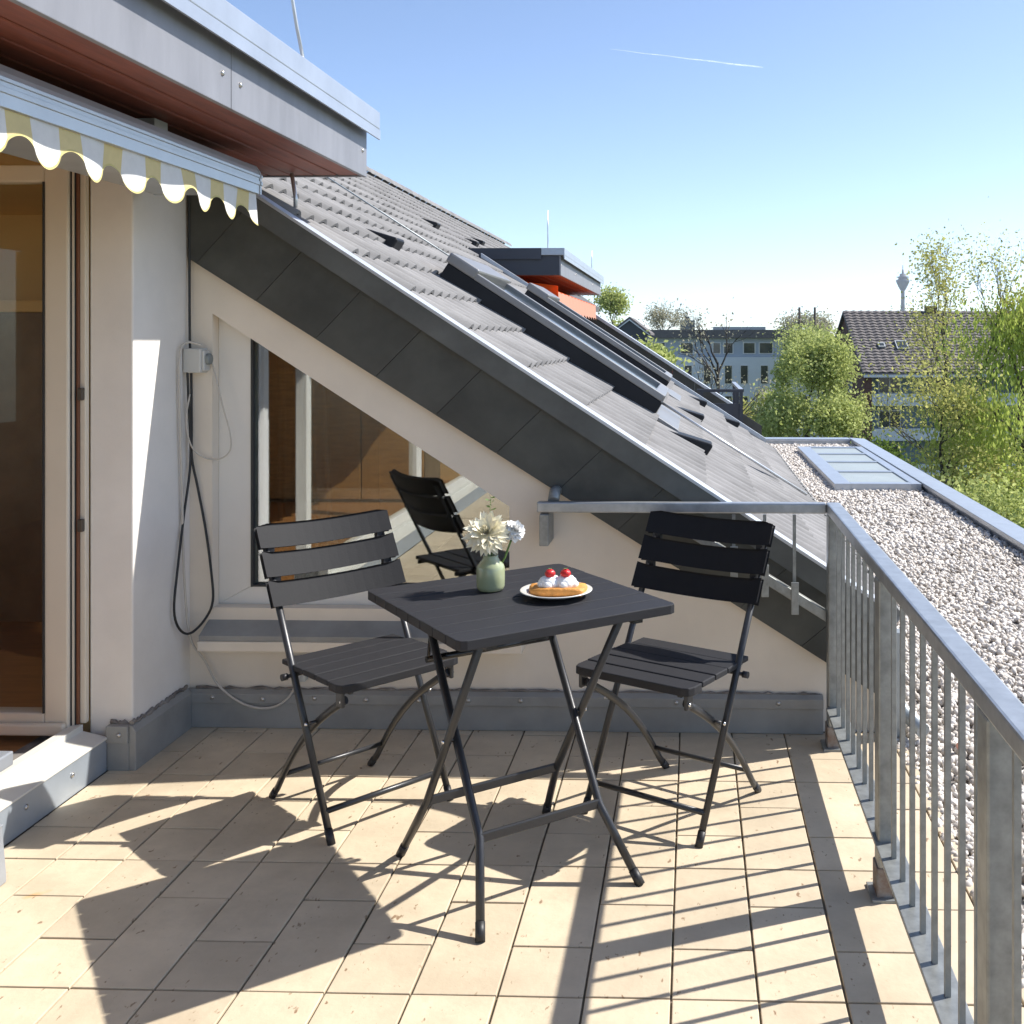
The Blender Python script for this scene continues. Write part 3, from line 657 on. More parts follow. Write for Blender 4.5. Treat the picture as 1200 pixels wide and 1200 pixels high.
# ------------------------------------------------------------------ socket, cables on the pier
sx = thing('socket_box', 'small grey socket box on the wall corner with cables', 'socket', (-1.90,4.06,1.43))
MB().box(-.072,-.0,-.045,.018,-.048,.048).build('housing', M['socket'], sx, .006)
MB().box(-.0005,.010,-.038,.012,-.040,.040).build('face_plate', M['socket'], sx, .004)
o = MB().lathe([(.0,.014),(.020,.014),(.022,.010),(.022,0)],20).build('lid', M['socketlid'], sx); o.location = (.0105,-.012,.006); o.rotation_euler = (0,R(90),0)
def smooth(pts, n=6):
    P = [Vector(p) for p in pts]; out = []
    for i in range(len(P)-1):
        a, b, c2, d = P[max(i-1,0)], P[i], P[i+1], P[min(i+2,len(P)-1)]
        for k in range(n):
            t = k/n; out.append(.5*((2*b)+(-a+c2)*t+(2*a-5*b+4*c2-d)*t*t+(-a+3*b-3*c2+d)*t**3))
    return out+[P[-1]]
XC = -1.966
cable('black_cable','black cable hanging down the wall corner in a long loop',smooth([(-1.962,4.04,2.19),(-1.962,4.05,1.9),(-1.958,4.045,1.52),(-1.955,4.05,1.40),(-1.955,4.055,1.17),(-1.952,4.05,1.05),(-1.935,4.06,.94),(-1.905,4.065,.77),(-1.882,4.064,.604),(-1.874,4.06,.49),(-1.90,4.045,.42),(-1.935,4.00,.38),(-1.955,3.955,.41),(-1.96,3.925,.489),(-1.96,3.95,.63),(-1.96,4.005,.846),(-1.955,4.045,1.04),(-1.955,4.03,1.27),(-1.955,4.02,1.385)],5),.0048,M['cable_black'])
cable('white_cable','cream cable looping from the socket box to the floor',smooth([(-1.905,4.03,1.49),(-1.945,3.99,1.50),(-1.962,3.97,1.44),(-1.962,3.975,1.2),(-1.962,3.99,.95),(-1.958,4.0,.6),(-1.95,4.03,.36),(-1.90,4.05,.26),(-1.84,4.035,.17),(-1.74,4.03,.10),(-1.64,4.03,.085),(-1.57,4.035,.12),(-1.53,4.04,.19),(-1.525,4.05,.22)],5),.0045,M['cable_white'])
cable('thin_cable','thin cream cable loop hanging right of the socket box',smooth([(-1.885,4.06,1.45),(-1.87,4.07,1.38),(-1.84,4.072,1.25),(-1.812,4.072,1.15),(-1.81,4.072,1.08),(-1.85,4.072,1.045),(-1.91,4.065,1.05),(-1.945,4.03,1.10),(-1.955,4.01,1.2),(-1.945,4.02,1.30)],5),.003,M['cable_white'])
jb = thing('junction_box', 'small dark socket low on the gable wall behind the left chair', 'socket', (-1.525,4.08,.245))
MB().box(-.04,.05,-.04,0,-.03,.03).build('housing', M['socketlid'], jb, .005)
MB().box(-.02,.02,-.03,0,-.065,-.031).build('plug', M['socket'], jb, .005)

# ------------------------------------------------------------------ stand at the left edge
st = thing('metal_stand', 'pale metal stand cut off by the left edge of the picture', 'stand', (-2.0,2.78,0))
MB().prism([(-.12,0),(.092,0),(.092,.02),(.080,.155),(.085,.160),(.04,.172),(-.12,.172)],'y',-.14,.095).build('foot', M['cap'], st, .005)
MB().box(-.10,.030,-.10,.05,.172,.322).build('column', M['cap'], st, .004)
MB().box(-.16,.105,-.17,.105,.3225,.362).build('top_plate', M['cap'], st, .004)

# ------------------------------------------------------------------ railing
ra = thing('steel_railing', 'galvanised steel railing along the right and rear terrace edge', 'railing', (.525,0,0))
ZT, ZB = .902, .155
YP = [3.93,2.885,1.84,.795,-.25,-1.3]
MB().box(-.026,.026,-1.35,3.965,ZT-.040,ZT).build('top_rail', M['rail_top'], ra, .006)
MB().box(-.034,.034,-1.35,3.90,ZB-.012,ZB).build('bottom_rail', M['galv'], ra, .002)
for y in YP:
    p_ = MB().box(-.025,.025,y-.032,y+.032,.0,ZT-.041).build('post', M['galv'], ra, .005)
    MB().box(-.0295,.0295,y-.0355,y+.0355,.0,.085).build('post_foot', M['rust'], p_, .004)
    MB().box(-.045,.045,y-.05,y+.05,-.004,.008).build('base_plate', M['galv'], p_, .002)
bme = MB().box(-.006,.006,-.006,.006,ZB-.030,ZT-.039).mesh('baluster'); bme.materials.append(M['galv'])
for a, b in zip(YP, YP[1:]):
    for k in range(1,9):
        o = link('baluster', bme, None, ra); o.location = (.0, a+(b-a)*k/9, 0)
# rear section: horizontal top, bottom bar following the slope
MB().box(-1.11,-.027,3.935,3.975,ZT-.040,ZT-.001).build('top_rail', M['rail_top'], ra, .005)
rb = MB()
xa, za, xb, zb = -.66, .86, -.028, .490
rb.prism([(xa,za-.012),(xb,zb-.03),(xb,zb+.012),(xa+.05,za+.0)],'y',3.935,3.975); rb.build('sloping_rail', M['galv'], ra, .003)
for x in (-.371,-.256,-.145):
    zl = za+(zb-za)*(x-xa)/(xb-xa)
    o = MB().box(x-.006,x+.006,3.949,3.961,zl-.04,ZT-.046).build('baluster', M['galv'], ra)
    MB().box(x-.014,x+.014,3.925,3.9345,zl-.07,zl+.05).build('clamp', M['galv'], o, .002)
bk = MB().box(-1.10,-1.065,3.93,4.078,ZT-.165,ZT-.046).build('wall_bracket', M['galv'], ra, .003)
MB().tube([(-1.05,3.96,ZT),(-1.05,4.0,ZT+.03),(-1.05,4.07,ZT+.025)],.022,8).build('bracket_arm', M['galv'], bk)

# ------------------------------------------------------------------ folding chairs
def tube_part(name, pts, r, m, parent, n=10, flat=None): return MB().tube(pts, r, n, flat=flat).build(name, m, parent)
def rivet(parent, p, axis, r=.006):
    o = MB().lathe([(r,0),(r,.003),(r*.6,.005),(0,.0055)],10).build('rivet', M['rivet'], parent); o.location = p
    o.rotation_euler = Vector(axis).to_track_quat('Z','Y').to_euler(); return o
def chair(label, loc, rz):
    # x forward, y lateral
    t = thing('folding_chair', label, 'chair', loc, rz, 'folding bistro chairs at the table')
    wd_, uf, ut, zt, zs, u0, u1, ws = .212, .186, -.276, .898, .488, -.147, .246, .205
    wb, ub = .182, -.262
    for s in (-1,1):
        up = tube_part('upright', [(uf,s*wd_,.0),(ut+.012,s*wd_,zt-.02)], .0115, M['steel'], t, 10, ((1,0,0),.75))
        dv = Vector((ut-uf,0,zt)).normalized(); b = Vector((uf,s*wd_,.0))
        tube_part('foot_cap', [b, b+dv*.045], .0128, M['footcap'], up, 10, ((1,0,0),.78))
        # bowed leg from seat front bracket to rear foot
        a = Vector((u1-.03,s*wb,zs-.055)); e = Vector((ub,s*wb,0))
        pts = []
        for k in range(11):
            q = k/10; p = a.lerp(e,q); nrm = Vector((e.z-a.z,0,-(e.x-a.x))).normalized()
            p = p+nrm*(.040*math.sin(math.pi*min(q*1.08,1)))*(1 if True else 0); pts.append(p)
        lg = tube_part('bowed_leg', pts, .0125, M['steel'], t, 8, ((0,1,0),.6))
        dv = (pts[-2]-pts[-1]).normalized(); tube_part('foot_cap',[pts[-1],pts[-1]+dv*.04],.0138,M['footcap'],lg,8,((0,1,0),.65))
        MB().box(u1-.055,u1-.018,s*wb-.006*1.0+(.012 if s>0 else -.012)-.003,s*wb+(.012 if s>0 else -.012)+.003,zs-.075,zs-.017).build('bracket', M['steel'], t, .004)
        rivet(t, (u1-.03,s*(wb+.016),zs-.058), (0,s,0)); 
        # crossing rivet
        best = min(pts, key=lambda p: abs((p.x-uf)-(ut-uf)*p.z/zt)); rivet(t,(best.x,s*(wd_+.0105),best.z),(0,s,0))
        MB().tube([(best.x,s*(wb-.004),best.z),(best.x,s*wd_,best.z)],.006,8).build('pivot_pin', M['steel'], t)
        MB().box(u0,u1-.01,s*(ws-.03)-.008,s*(ws-.03)+.008,zs-.036,zs-.0195).build('seat_rail', M['steel'], t, .003)
    # stretchers
    q = .15; zz = .085; tube_part('stretcher',[(uf+(ut-uf)*zz/zt,-wd_,zz),(uf+(ut-uf)*zz/zt,wd_,zz)],.009,M['steel'],t,8)
    pq = pts[-3]; tube_part('stretcher',[(pq.x,-wb,pq.z),(pq.x,wb,pq.z)],.008,M['steel'],t,8)
    # rear pivot bar with knobs at the seat's back
    zpb = zs-.035; xpb = uf+(ut-uf)*zpb/zt
    pb = tube_part('pivot_bar',[(xpb-.012,-wd_-.03,zpb),(xpb-.012,wd_+.03,zpb)],.006,M['steel'],t,8)
    for s in (-1,1): tube_part('knob',[(xpb-.012,s*(wd_+.018),zpb),(xpb-.012,s*(wd_+.036),zpb)],.011,M['footcap'],pb,10)
    # seat slats (run across), front one deeper
    ns = 5; pit = (u1-u0)/ns
    for k in range(ns):
        a = u0+k*pit+.0022; b = u0+(k+1)*pit-.0022; wl = ws+.010-.010*(k==0)
        z0 = zs-.019-(.010 if k == ns-1 else 0)
        MB().prism([(a,-wl),(b,-wl),(b,wl),(a,wl)] if k < ns-1 else [(a,-wl),(b-.03,-wl),(b-.008,-wl+.008),(b,-wl+.03),(b,wl-.03),(b-.008,wl-.008),(b-.03,wl),(a,wl)],'z',z0,zs-.003*abs(k-2)/2).build('seat_slat', M['charcoal'], t, .0032, 2)
    # back slats: bowed, rounded ends
    lean = math.atan2(-(ut-uf), zt)
    for k in range(3):
        zc = zt-.036-.087*k; uc = uf+(ut-uf)*zc/zt; hh = .0375; wl = .236
        bm_ = MB(); n = 14; rows = []
        for side in (0,1):
            for zi in (-1,1):
                for i in range(n+1):
                    y = -wl+2*wl*i/n; bow = -.030*(1-(y/wl)**2)+.016
                    h2 = hh; 
                    if k == 0 and zi == 1: h2 = hh-.012*max(0,(abs(y)/wl-.90)/.10)**2
                    off = bow+(.010 if side else -.010)
                    rows.append((uc+off*math.cos(lean)-zi*h2*math.sin(lean), y, zc+off*math.sin(lean)+zi*h2*math.cos(lean)))
        m_ = n+1; fs = []
        for i in range(n):
            fs += [(i,i+1,m_+i+1,m_+i)[::-1],(2*m_+i,2*m_+i+1,3*m_+i+1,3*m_+i),(m_+i,m_+i+1,3*m_+i+1,3*m_+i)[::1],(i,2*m_+i,2*m_+i+1,i+1)]
        fs += [(0,m_,3*m_,2*m_),(n,2*m_+n,3*m_+n,m_+n)]
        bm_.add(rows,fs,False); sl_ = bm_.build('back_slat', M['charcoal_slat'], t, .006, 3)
        if k: 
            for s in (-1,1):
                zz = zc+.0435; MB().box(-.009,.009,-.011,.011,-.012,.012).build('spacer', M['footcap'], sl_).location = (uf+(ut-uf)*zz/zt, s*(wd_-.012), zz)
    return t
chair('dark slatted folding chair left of the table in front of the window', (-1.074,3.398,0), -.735)
chair('dark slatted folding chair right of the table in front of the rear railing', (-.069,3.401,0), -2.11)

# ------------------------------------------------------------------ folding table
tb = thing('folding_table', 'square charcoal folding table with slatted top and crossed legs', 'table', (-.500,2.985,0), .64)
HT, ta, tbb = .778, .325, .332
nbd = 8; pit = 2*tbb/nbd
for k in range(nbd):
    a = -tbb+k*pit+.0018; b = -tbb+(k+1)*pit-.0018
    if k in (0,nbd-1):
        c_ = .022; poly = [(-ta+c_,a),(ta-c_,a),(ta-.006,a+.006),(ta,a+c_),(ta,b),(-ta,b),(-ta,a+c_),(-ta+.006,a+.006)] if k == 0 else [(-ta,a),(ta,a),(ta,b-c_),(ta-.006,b-.006),(ta-c_,b),(-ta+c_,b),(-ta+.006,b-.006),(-ta,b-c_)]
    else: poly = [(-ta,a),(ta,a),(ta,b),(-ta,b)]
    MB().prism(poly,'z',HT-.026,HT-.0006*(k % 2)).build('table_board', M['charcoal'], tb, .0022, 2)
MB().box(-ta+.03,ta-.03,-tbb+.03,tbb-.03,HT-.0265-.003,HT-.0265).build('underlay', M['blacktube'], tb)
for x in (-.22,.22): MB().box(x-.015,x+.015,-tbb+.04,tbb-.04,HT-.046,HT-.030).build('batten', M['blacktube'], tb)
lt, lk, lff, utp, uk, uff, zk = .200, .197, .242, .215, .146, .272, .195
for sgn, nm in ((-1,'P'),(1,'Q')):
    off = .012 if sgn < 0 else -.012
    for s in (-1,1):
        pts = [(s*(lt+off*s*0+(-.013 if sgn < 0 else .013)*1),-sgn*utp,HT-.045),(s*(lk+(-.013 if sgn < 0 else .013)),sgn*uk,zk),(s*lff,sgn*uff,0)]
        A, B, D = map(Vector, pts)
        B1 = B.lerp(A,.03); B2 = B.lerp(D,.08)
        lg = tube_part('leg',[A,B1,B,B2,D],.0118,M['steel'],tb,10)
        dv = (B-D).normalized(); tube_part('foot_cap',[D,D+dv*.045],.0132,M['footcap'],lg,10)
        rivet(lg,A+Vector((s*.011,0,.006)),(s,0,.1))
    zc = zk+.006; yc = sgn*uk
    xk = lk+(-.013 if sgn < 0 else .013)
    MB().box(-xk,xk,yc-.006,yc+.006,zk-.012,zk+.014).build('crossbar', M['steel'], tb, .003)
# crossing pivots, upper sliding bar
tt = utp/(utp+uk); zx = HT-.045-(HT-.045-zk)*tt
for s in (-1,1):
    MB().tube([(s*(lt-.02),0,zx),(s*(lt+.02),0,zx)],.006,8).build('pivot_pin', M['blacktube'], tb); rivet(tb,(s*(lt+.024),0,zx),(s,0,0))
tube_part('upper_bar',[(-.205,.165,HT-.185),(.205,.165,HT-.185)],.010,M['blacktube'],tb,10)
for s in (-1,1):
    lk_ = MB().tube([(s*.19,.16,HT-.05),(s*.19,.185,HT-.19)],.008,8,flat=((1,0,0),.5)).build('latch', M['blacktube'], tb); rivet(tb,(s*.19,.172,HT-.185),(0,-1,0))

# ------------------------------------------------------------------ vase, flowers, plate, pastry
ZTOP = HT
va = MB().lathe([(0,.002),(.030,.0),(.0375,.004),(.041,.014),(.0415,.04),(.041,.066),(.038,.075),(.026,.088),(.0215,.096),(.0225,.103),(.0195,.103),(.019,.096),(.024,.086),(.035,.072),(.037,.03),(0,.008)],40).build('vase', M['vase'])
va.location = (-.589,3.055,ZTOP+.0005); tag(va, 'small sage green glazed vase on the table', 'vase')
def flower(name, label, c, base, rad, layers, m, plen, pw, tilt):
    f = thing(name, label, 'flower', base)
    b = Vector(base); c = Vector(c)-b
    MB().tube([(0,0,.02),c*.5+Vector((.004,0,0)),c],.003,6).build('stem', M['stem'], f)
    pm = MB(); up = Vector(tilt).normalized(); qd = up.to_track_quat('Z','Y')
    r_ = random.Random(name)
    for el, n, ln in layers:
        for i in range(n):
            a = 2*math.pi*(i+r_.random()*.6)/n+el; e = R(el+r_.uniform(-8,8)); l = plen*ln*r_.uniform(.85,1.1); wd2 = pw*r_.uniform(.8,1.15)
            d = Vector((math.cos(a)*math.cos(e), math.sin(a)*math.cos(e), math.sin(e))); sd = Vector((-math.sin(a),math.cos(a),0)); nn = d.cross(sd)
            cur = r_.uniform(-.12,.22); P = []
            for tq, ww in ((.08,.35),(.4,.9),(.72,.85),(1,.06)):
                p = d*l*tq - nn*(-cur*l*tq*tq)*1.0
                P += [p-sd*wd2*ww+nn*wd2*.35*ww, p, p+sd*wd2*ww+nn*wd2*.35*ww]
            P = [c+qd @ p for p in P]
            pm.add(P,[(3*k+j,3*k+j+1,3*k+j+4,3*k+j+3) for k in range(3) for j in range(2)],True)
    pm.build('petals', m, f); return f
flower('dahlia','large cream spiky dahlia bloom in the green vase',(-.598,3.045,ZTOP+.168),(-.591,3.055,ZTOP+.012),.06,[(-55,14,.95),(-30,18,1.0),(-8,20,1.05),(12,20,1.0),(32,18,.95),(52,14,.85),(72,9,.6),(88,5,.4)],M['petal'],.068,.0115,(-.05,-.75,.65))
flower('carnation','small white ruffled bloom beside the dahlia',(-.522,3.075,ZTOP+.172),(-.586,3.058,ZTOP+.012),.03,[(-40,10,1),(-10,12,1),(15,12,.95),(40,10,.9),(65,7,.75),(85,4,.6)],M['petalw'],.034,.013,(.5,-.5,.7))
tw = thing('twig','thin bare twig rising above the flowers','twig',(-.588,3.06,ZTOP+.012))
MB().tube([(0,0,0),(.0,.0,.15),(-.004,.0,.235),(.0,.0,.262)],[.0018,.0015,.001,.0008],5).build('stalk', M['stem'], tw)
for k in range(6):
    a = k*2.4; z = .222+.007*k; MB().add([(-.002,0,z),(-.002+.012*math.cos(a),.012*math.sin(a),z+.006),(-.002+.017*math.cos(a+.2),.017*math.sin(a+.2),z+.004),(-.002+.010*math.cos(a+.4),.010*math.sin(a+.4),z)],[(0,1,2,3)]).build('leaf', M['stem'], tw)
pl = MB().lathe([(0,.004),(.055,.004),(.060,.006),(.085,.014),(.1025,.0195),(.103,.0215),(.1005,.0225),(.083,.0175),(.060,.0095),(0,.008)],56).build('plate', M['plate'])
pl.location = (-.388,2.985,ZTOP+.0); tag(pl, 'round cream dessert plate on the table', 'plate')
pa = thing('pastry','golden pastry with whipped cream and two strawberries on the plate','dessert',(-.383,2.985,ZTOP+.0085),.05)
ck = MB(); n = 28; rows = []
for zz, sc_ in ((0,.93),(.006,1.0),(.016,1.0),(.022,.95),(.0235,.80)):
    for i in range(n):
        a = 2*math.pi*i/n; ca, sa = math.cos(a), math.sin(a)
        x = .082*abs(ca)**.55*math.copysign(1,ca)*sc_*(1+.03*math.sin(5*a)); y = .044*abs(sa)**.6*math.copysign(1,sa)*sc_*(1+.04*math.sin(7*a+1)); rows.append((x,y,zz+.002*math.sin(3*a)))
ck.add(rows,[(k*n+i,k*n+(i+1)%n,(k+1)*n+(i+1)%n,(k+1)*n+i) for k in range(4) for i in range(n)]+[tuple(4*n+i for i in range(n))],True); ck.build('cake', M['cake'], pa)
for k, x in enumerate((-.023,.021)):
    cr = MB()
    for q in range(16):
        a = q*2.399; rr = .021*math.sqrt(q/16); cr.ball((x+rr*1.2*math.cos(a), rr*math.sin(a), .028+.010*(1-rr/.02)), (.0165,.0155,.013),8,6)
    cr.ball((x,0,.033),(.033,.028,.021),14,9, lambda d: 1+.07*math.sin(d.x*19)*math.sin(d.y*17+d.z*8))
    cr.build('cream', M['cream'], pa)
    sb_ = MB().ball((x+.001,-.004,.060),(.0155,.0155,.0145),14,9,lambda d: 1-.25*max(0,d.z)+.10*math.sin(d.x*9+k*2)*math.sin(d.y*8)).build('strawberry', M['berry'], pa)
    MB().add([(x+.001+.009*math.cos(i*math.pi/4)*(1 if i%2 else .35), -.004+.009*math.sin(i*math.pi/4)*(1 if i%2 else .35), .0725+.001*(i%2)) for i in range(8)],[tuple(range(8))]).build('calyx', M['stem'], sb_)

# ------------------------------------------------------------------ trees
def branches(mb, p, d, L, r, depth, tips, spread, r_, up=.15, nseg=4, kids=(2,4)):
    pts = [p]; cur = p.copy(); dd = d.copy()
    for k in range(nseg):
        dd = (dd+Vector((r_.gauss(0,.14),r_.gauss(0,.14),r_.gauss(0,.1)+up*.35))).normalized(); cur = cur+dd*(L/nseg); pts.append(cur.copy())
    mb.tube(pts,[r*(1-.55*k/nseg) for k in range(nseg+1)],5 if depth < 2 else 7,cap=False)
    if depth == 0: tips.append((pts[-1],dd)); tips.append((pts[-2],dd)); return
    for k in range(r_.randint(*kids)):
        q = pts[r_.randint(max(1,nseg-2),nseg)]; a = r_.uniform(0,2*math.pi); s = spread*r_.uniform(.6,1.2)
        ax = dd.orthogonal().normalized(); ax = Quaternion(dd,a) @ ax
        nd = (dd*math.cos(s)+ax*math.sin(s)).normalized()
        branches(mb,q,nd,L*r_.uniform(.6,.82),r*.5,depth-1,tips,spread,r_,up,nseg,kids)
def leaves(name, cen, size, m, parent, tone, elong=1.6, down=False):
    n = len(cen); a = rng.normal(size=(n,3)); a /= np.linalg.norm(a,axis=1)[:,None]
    if down: a = a*.45+np.array([0,0,-1]); a /= np.linalg.norm(a,axis=1)[:,None]
    b = np.cross(a,rng.normal(size=(n,3))); b /= np.linalg.norm(b,axis=1)[:,None]; s = (size*rng.uniform(.6,1.3,n))[:,None]
    V = np.stack([cen-a*s*elong*.5, cen+b*s*.5, cen+a*s*elong*.5, cen-b*s*.5],1).reshape(-1,3)
    me = fastmesh(name, V, np.arange(4*n).reshape(n,4)); at = me.attributes.new('tone','FLOAT','POINT'); at.data.foreach_set('value', np.repeat(np.clip(tone,0,1),4).astype(np.float32))
    return link(name, me, m, parent)
def tree(name, label, base, trunk, L, r, depth, leaf=None, n=0, sig=.4, size=.14, seed=1, spread=.6, up=.15, bark=None, lm=None, hang=0, kids=(2,4), cat='tree', group=None, lean=(0,0), fill=None, elong=1.6):
    t = thing(name, label, cat, base, 0, group); r_ = random.Random(seed); mb = MB(); tips = []
    top = Vector((lean[0],lean[1],trunk)); pts = [Vector((0,0,0)), top*.5+Vector((r_.gauss(0,.1),r_.gauss(0,.1),0)), top]
    mb.tube(pts,[r*1.25,r,r*.8],9,cap=False)
    branches(mb, top.copy(), Vector((lean[0]*.05,lean[1]*.05,1)).normalized(), L, r*.75, depth, tips, spread, r_, up, 4, kids)
    for k in range(3):
        a = k*2.1+seed; branches(mb, top*(.72+.1*k), Vector((math.cos(a),math.sin(a),.7)).normalized(), L*.8, r*.4, max(depth-1,0), tips, spread, r_, up, 4, kids)
    mb.build('trunk', bark or M['bark'], t)
    if n:
        P = np.array([p[0][:] for p in tips]); idx = rng.integers(0,len(P),n); tonec = rng.random(len(P))
        cen = P[idx]+rng.normal(0,sig,(n,3))*np.array([1,1,.8])
        tone = tonec[idx]*.5+rng.random(n)*.5
        if hang:
            cen = P[idx]+rng.normal(0,sig*.35,(n,3)); strand = rng.integers(0,7,n); ang_ = (idx*7+strand)*2.39996
            cen[:,0] += np.cos(ang_)*sig*.9*((strand+1)/7); cen[:,1] += np.sin(ang_)*sig*.9*((strand+1)/7)
            cen[:,2] -= rng.random(n)**.8*hang*(.5+.5*np.sin(idx*1.7)**2); 
        if fill is not None:
            k = int(n*.7); e = rng.normal(size=(k,3)); e /= np.linalg.norm(e,axis=1)[:,None]; e *= rng.uniform(.5,1,(k,1))**.5
            extra = np.array(fill[0])+e*np.array(fill[1]); gate = np.sin(extra[:,0]*2.3+seed)+np.sin(extra[:,1]*2.1)+np.sin(extra[:,2]*2.6+1)+rng.normal(0,.6,len(extra)) > .0
            cen = np.concatenate([cen, extra[gate]]); tone = np.concatenate([tone, rng.random(gate.sum())])
        leaves('crown', cen, size, lm, t, tone, elong, bool(hang))
    return t
LM = dict(spring=leafmat('spring_leaf',(.30,.35,.09),(.62,.66,.28),.5), willow=leafmat('willow_leaf',(.28,.36,.06),(.58,.64,.17),.5), olive=leafmat('olive_leaf',(.33,.33,.09),(.62,.60,.22),.5),
          dark=leafmat('dark_leaf',(.06,.10,.02),(.20,.29,.06)), pale=leafmat('pale_twig_leaf',(.34,.32,.23),(.50,.48,.35)))
tree('round_tree','round pale green spring tree behind the gravel roof, left of brick house',(6.2,57,-9.5),5.6,2.2,.16,4,n=22000,sig=.55,size=.12,seed=4,spread=.6,up=.35,lm=LM['spring'],bark=M['bark_dark'],fill=((0,0,7.7),(2.25,2.0,3.5)),kids=(2,3))
tree('bare_tree','nearly leafless dark tree in front of the white building',(.95,45,-9.5),8.0,2.1,.15,4,n=700,sig=.3,size=.08,seed=9,spread=.5,up=.35,bark=M['bark_dark'],lm=LM['pale'],kids=(2,4))
tree('willow_tree','bright green drooping willow at the right edge',(12.9,41,-9.5),7.4,2.8,.2,4,n=15000,sig=1.0,size=.085,seed=12,spread=.7,up=.25,lm=LM['willow'],hang=3.4,elong=2.6,kids=(2,3))
tree('birch_tree','tall loose tree with thin yellow green crown before the brick house',(10.5,43,-9.5),7.5,2.7,.14,4,n=5000,sig=.5,size=.085,seed=22,spread=.5,up=.3,lm=LM['olive'],bark=M['bark_dark'],kids=(3,4))
tree('poplar_tree','slender tree top rising above the brick house ridge',(12.4,52,-9.5),10.0,2.3,.12,4,n=3200,sig=.5,size=.10,seed=31,spread=.42,up=.6,lm=LM['olive'],kids=(2,4))
tree('spreading_tree','olive green spreading tree low in front of brick house balconies',(9.1,39,-9.5),4.6,2.1,.15,4,n=5500,sig=.5,size=.095,seed=41,spread=.75,up=.1,lm=LM['olive'],bark=M['bark_dark'],kids=(2,4))
for k, (x, y, z, s, lm_, lb) in enumerate([
    (9.3,34,2.9,1.7,'spring','lush green bush just beyond the gravel roof parapet'),
    (10.9,36,2.6,1.8,'willow','bright green bush below the willow at the right edge'),
    (8.9,29,2.0,1.5,'dark','dark green bush lowest beside the parapet at right'),
    (10.6,60,2.0,1.6,'dark','dark green bush at the foot of brick house'),
    (3.0,60,3.4,1.7,'olive','olive bush between bare tree and round tree'),
    (-.5,62,3.6,1.5,'pale','pale brownish bush behind bare tree'),
    (11.4,95,8.0,2.2,'spring','yellow green tree crown beside the white building roof'),
    (13.9,38,3.8,2.1,'spring','fresh green bush beside the willow at the right edge')]):
    tree('bush', lb, (x,y,-9.5), z, s, .12, 3, n=9000, sig=.6*s/1.6, size=.095 if y < 50 else .14, seed=50+k, spread=.9, up=.1, lm=LM[lm_], bark=M['bark_dark'], cat='bush', fill=((0,0,z+s*.8),(s*1.15,s*1.1,s*.95)), kids=(3,4))
sh = tree('flowering_shrub','green shrub with red blossoms behind the far slate gable',(-1.05,26,-9.5),9.0,.85,.1,2,n=9000,sig=.26,size=.085,seed=77,spread=.9,up=.1,lm=LM['spring'],cat='shrub',lean=(.1,0))
for k, (x, z) in enumerate([(-.05,10.75),(.42,10.35),(.55,10.25),(.22,10.5)]):
    MB().ball((x,-.75,z),(.07,.07,.06),8,6).build('blossom', M['berry'], sh)
tree('hazy_tree','pale leafless tree on the skyline above white building',(-4.2,130,-9.5),9.5,2.6,.2,4,n=3500,sig=.45,size=.16,seed=88,spread=.6,up=.2,lm=LM['pale'],kids=(3,4))
tree('hazy_tree','yellow green tree top on the skyline right of the far dormer',(-9.2,120,-9.5),10.5,2.6,.2,3,n=6000,sig=.6,size=.2,seed=89,spread=.5,up=.4,lm=LM['spring'],kids=(3,4))
tree('hazy_tree','pale tree crown on the skyline behind the two poles',(16,150,-9.5),9.0,3.0,.2,3,n=7000,sig=.7,size=.22,seed=90,spread=.8,up=.1,lm=LM['pale'],kids=(3,4))

# ------------------------------------------------------------------ far buildings
bh = thing('brick_house', 'dark brick house with grey tiled roof and white balcony parapets', 'house', (12.95,80,-9.5), R(7))
D_, LN = 10.5, 34; ez, rz_ = 9.05, 13.45
bw = MB(); bw.prism([(0,0),(D_,0),(D_,ez),(D_/2,rz_-.12),(0,ez)],'x',0,.6); bw.build('gable_wall', M['brick'], bh)
MB().box(.6,LN,1.4,D_,0,ez-.02).build('facade', M['blue_wall'], bh)
MB().box(.601,LN,1.2,1.399,0,1.0).build('plinth', M['brick'], bh)
for a in (6.2,12.4,18.6,24.8): MB().box(a,a+.4,.0,1.39,0,ez-.02).build('party_wall', M['brick'], bh)
for k, zf in enumerate((.9,3.6,6.25)):
    for a in (.6,6.6,12.8,19.0,25.2):
        MB().box(a+.02,a+5.55,.03,.15,zf-.1,zf+.82).build('balcony_parapet', M['white_wall'], bh)
        MB().box(a+.02,a+5.55,.151,1.39,zf-.1,zf+.05).build('balcony_slab', M['white_wall'], bh)
        wn = MB().box(a+.9,a+2.7,1.36,1.40,zf+.75,zf+2.15).build('window', M['window_frame'], bh)
        MB().box(a+1.0,a+1.75,1.335,1.361,zf+.85,zf+2.05).build('pane', M['dark_pane'], wn); MB().box(a+1.85,a+2.6,1.335,1.361,zf+.85,zf+2.05).build('pane', M['dark_pane'], wn)
for zf in (1.5,4.2,7.0):
    wn = MB().box(-.02,.03,3.4,4.3,zf,zf+1.35).build('window', M['window_frame'], bh); MB().box(-.04,-.019,3.5,4.2,zf+.1,zf+1.25).build('pane', M['dark_pane'], wn)
tp = (rz_-ez)/(D_/2)
rfm = MB()
rfm.add([(-.25,-.5,ez-.5*tp),(LN,-.5,ez-.5*tp),(LN,D_/2,rz_),(-.25,D_/2,rz_),(-.25,-.5,ez-.5*tp-.22),(LN,-.5,ez-.5*tp-.22),(LN,D_/2,rz_-.22),(-.25,D_/2,rz_-.22)],[(0,1,2,3),(7,6,5,4),(0,4,5,1),(0,3,7,4),(1,5,6,2),(2,6,7,3)])
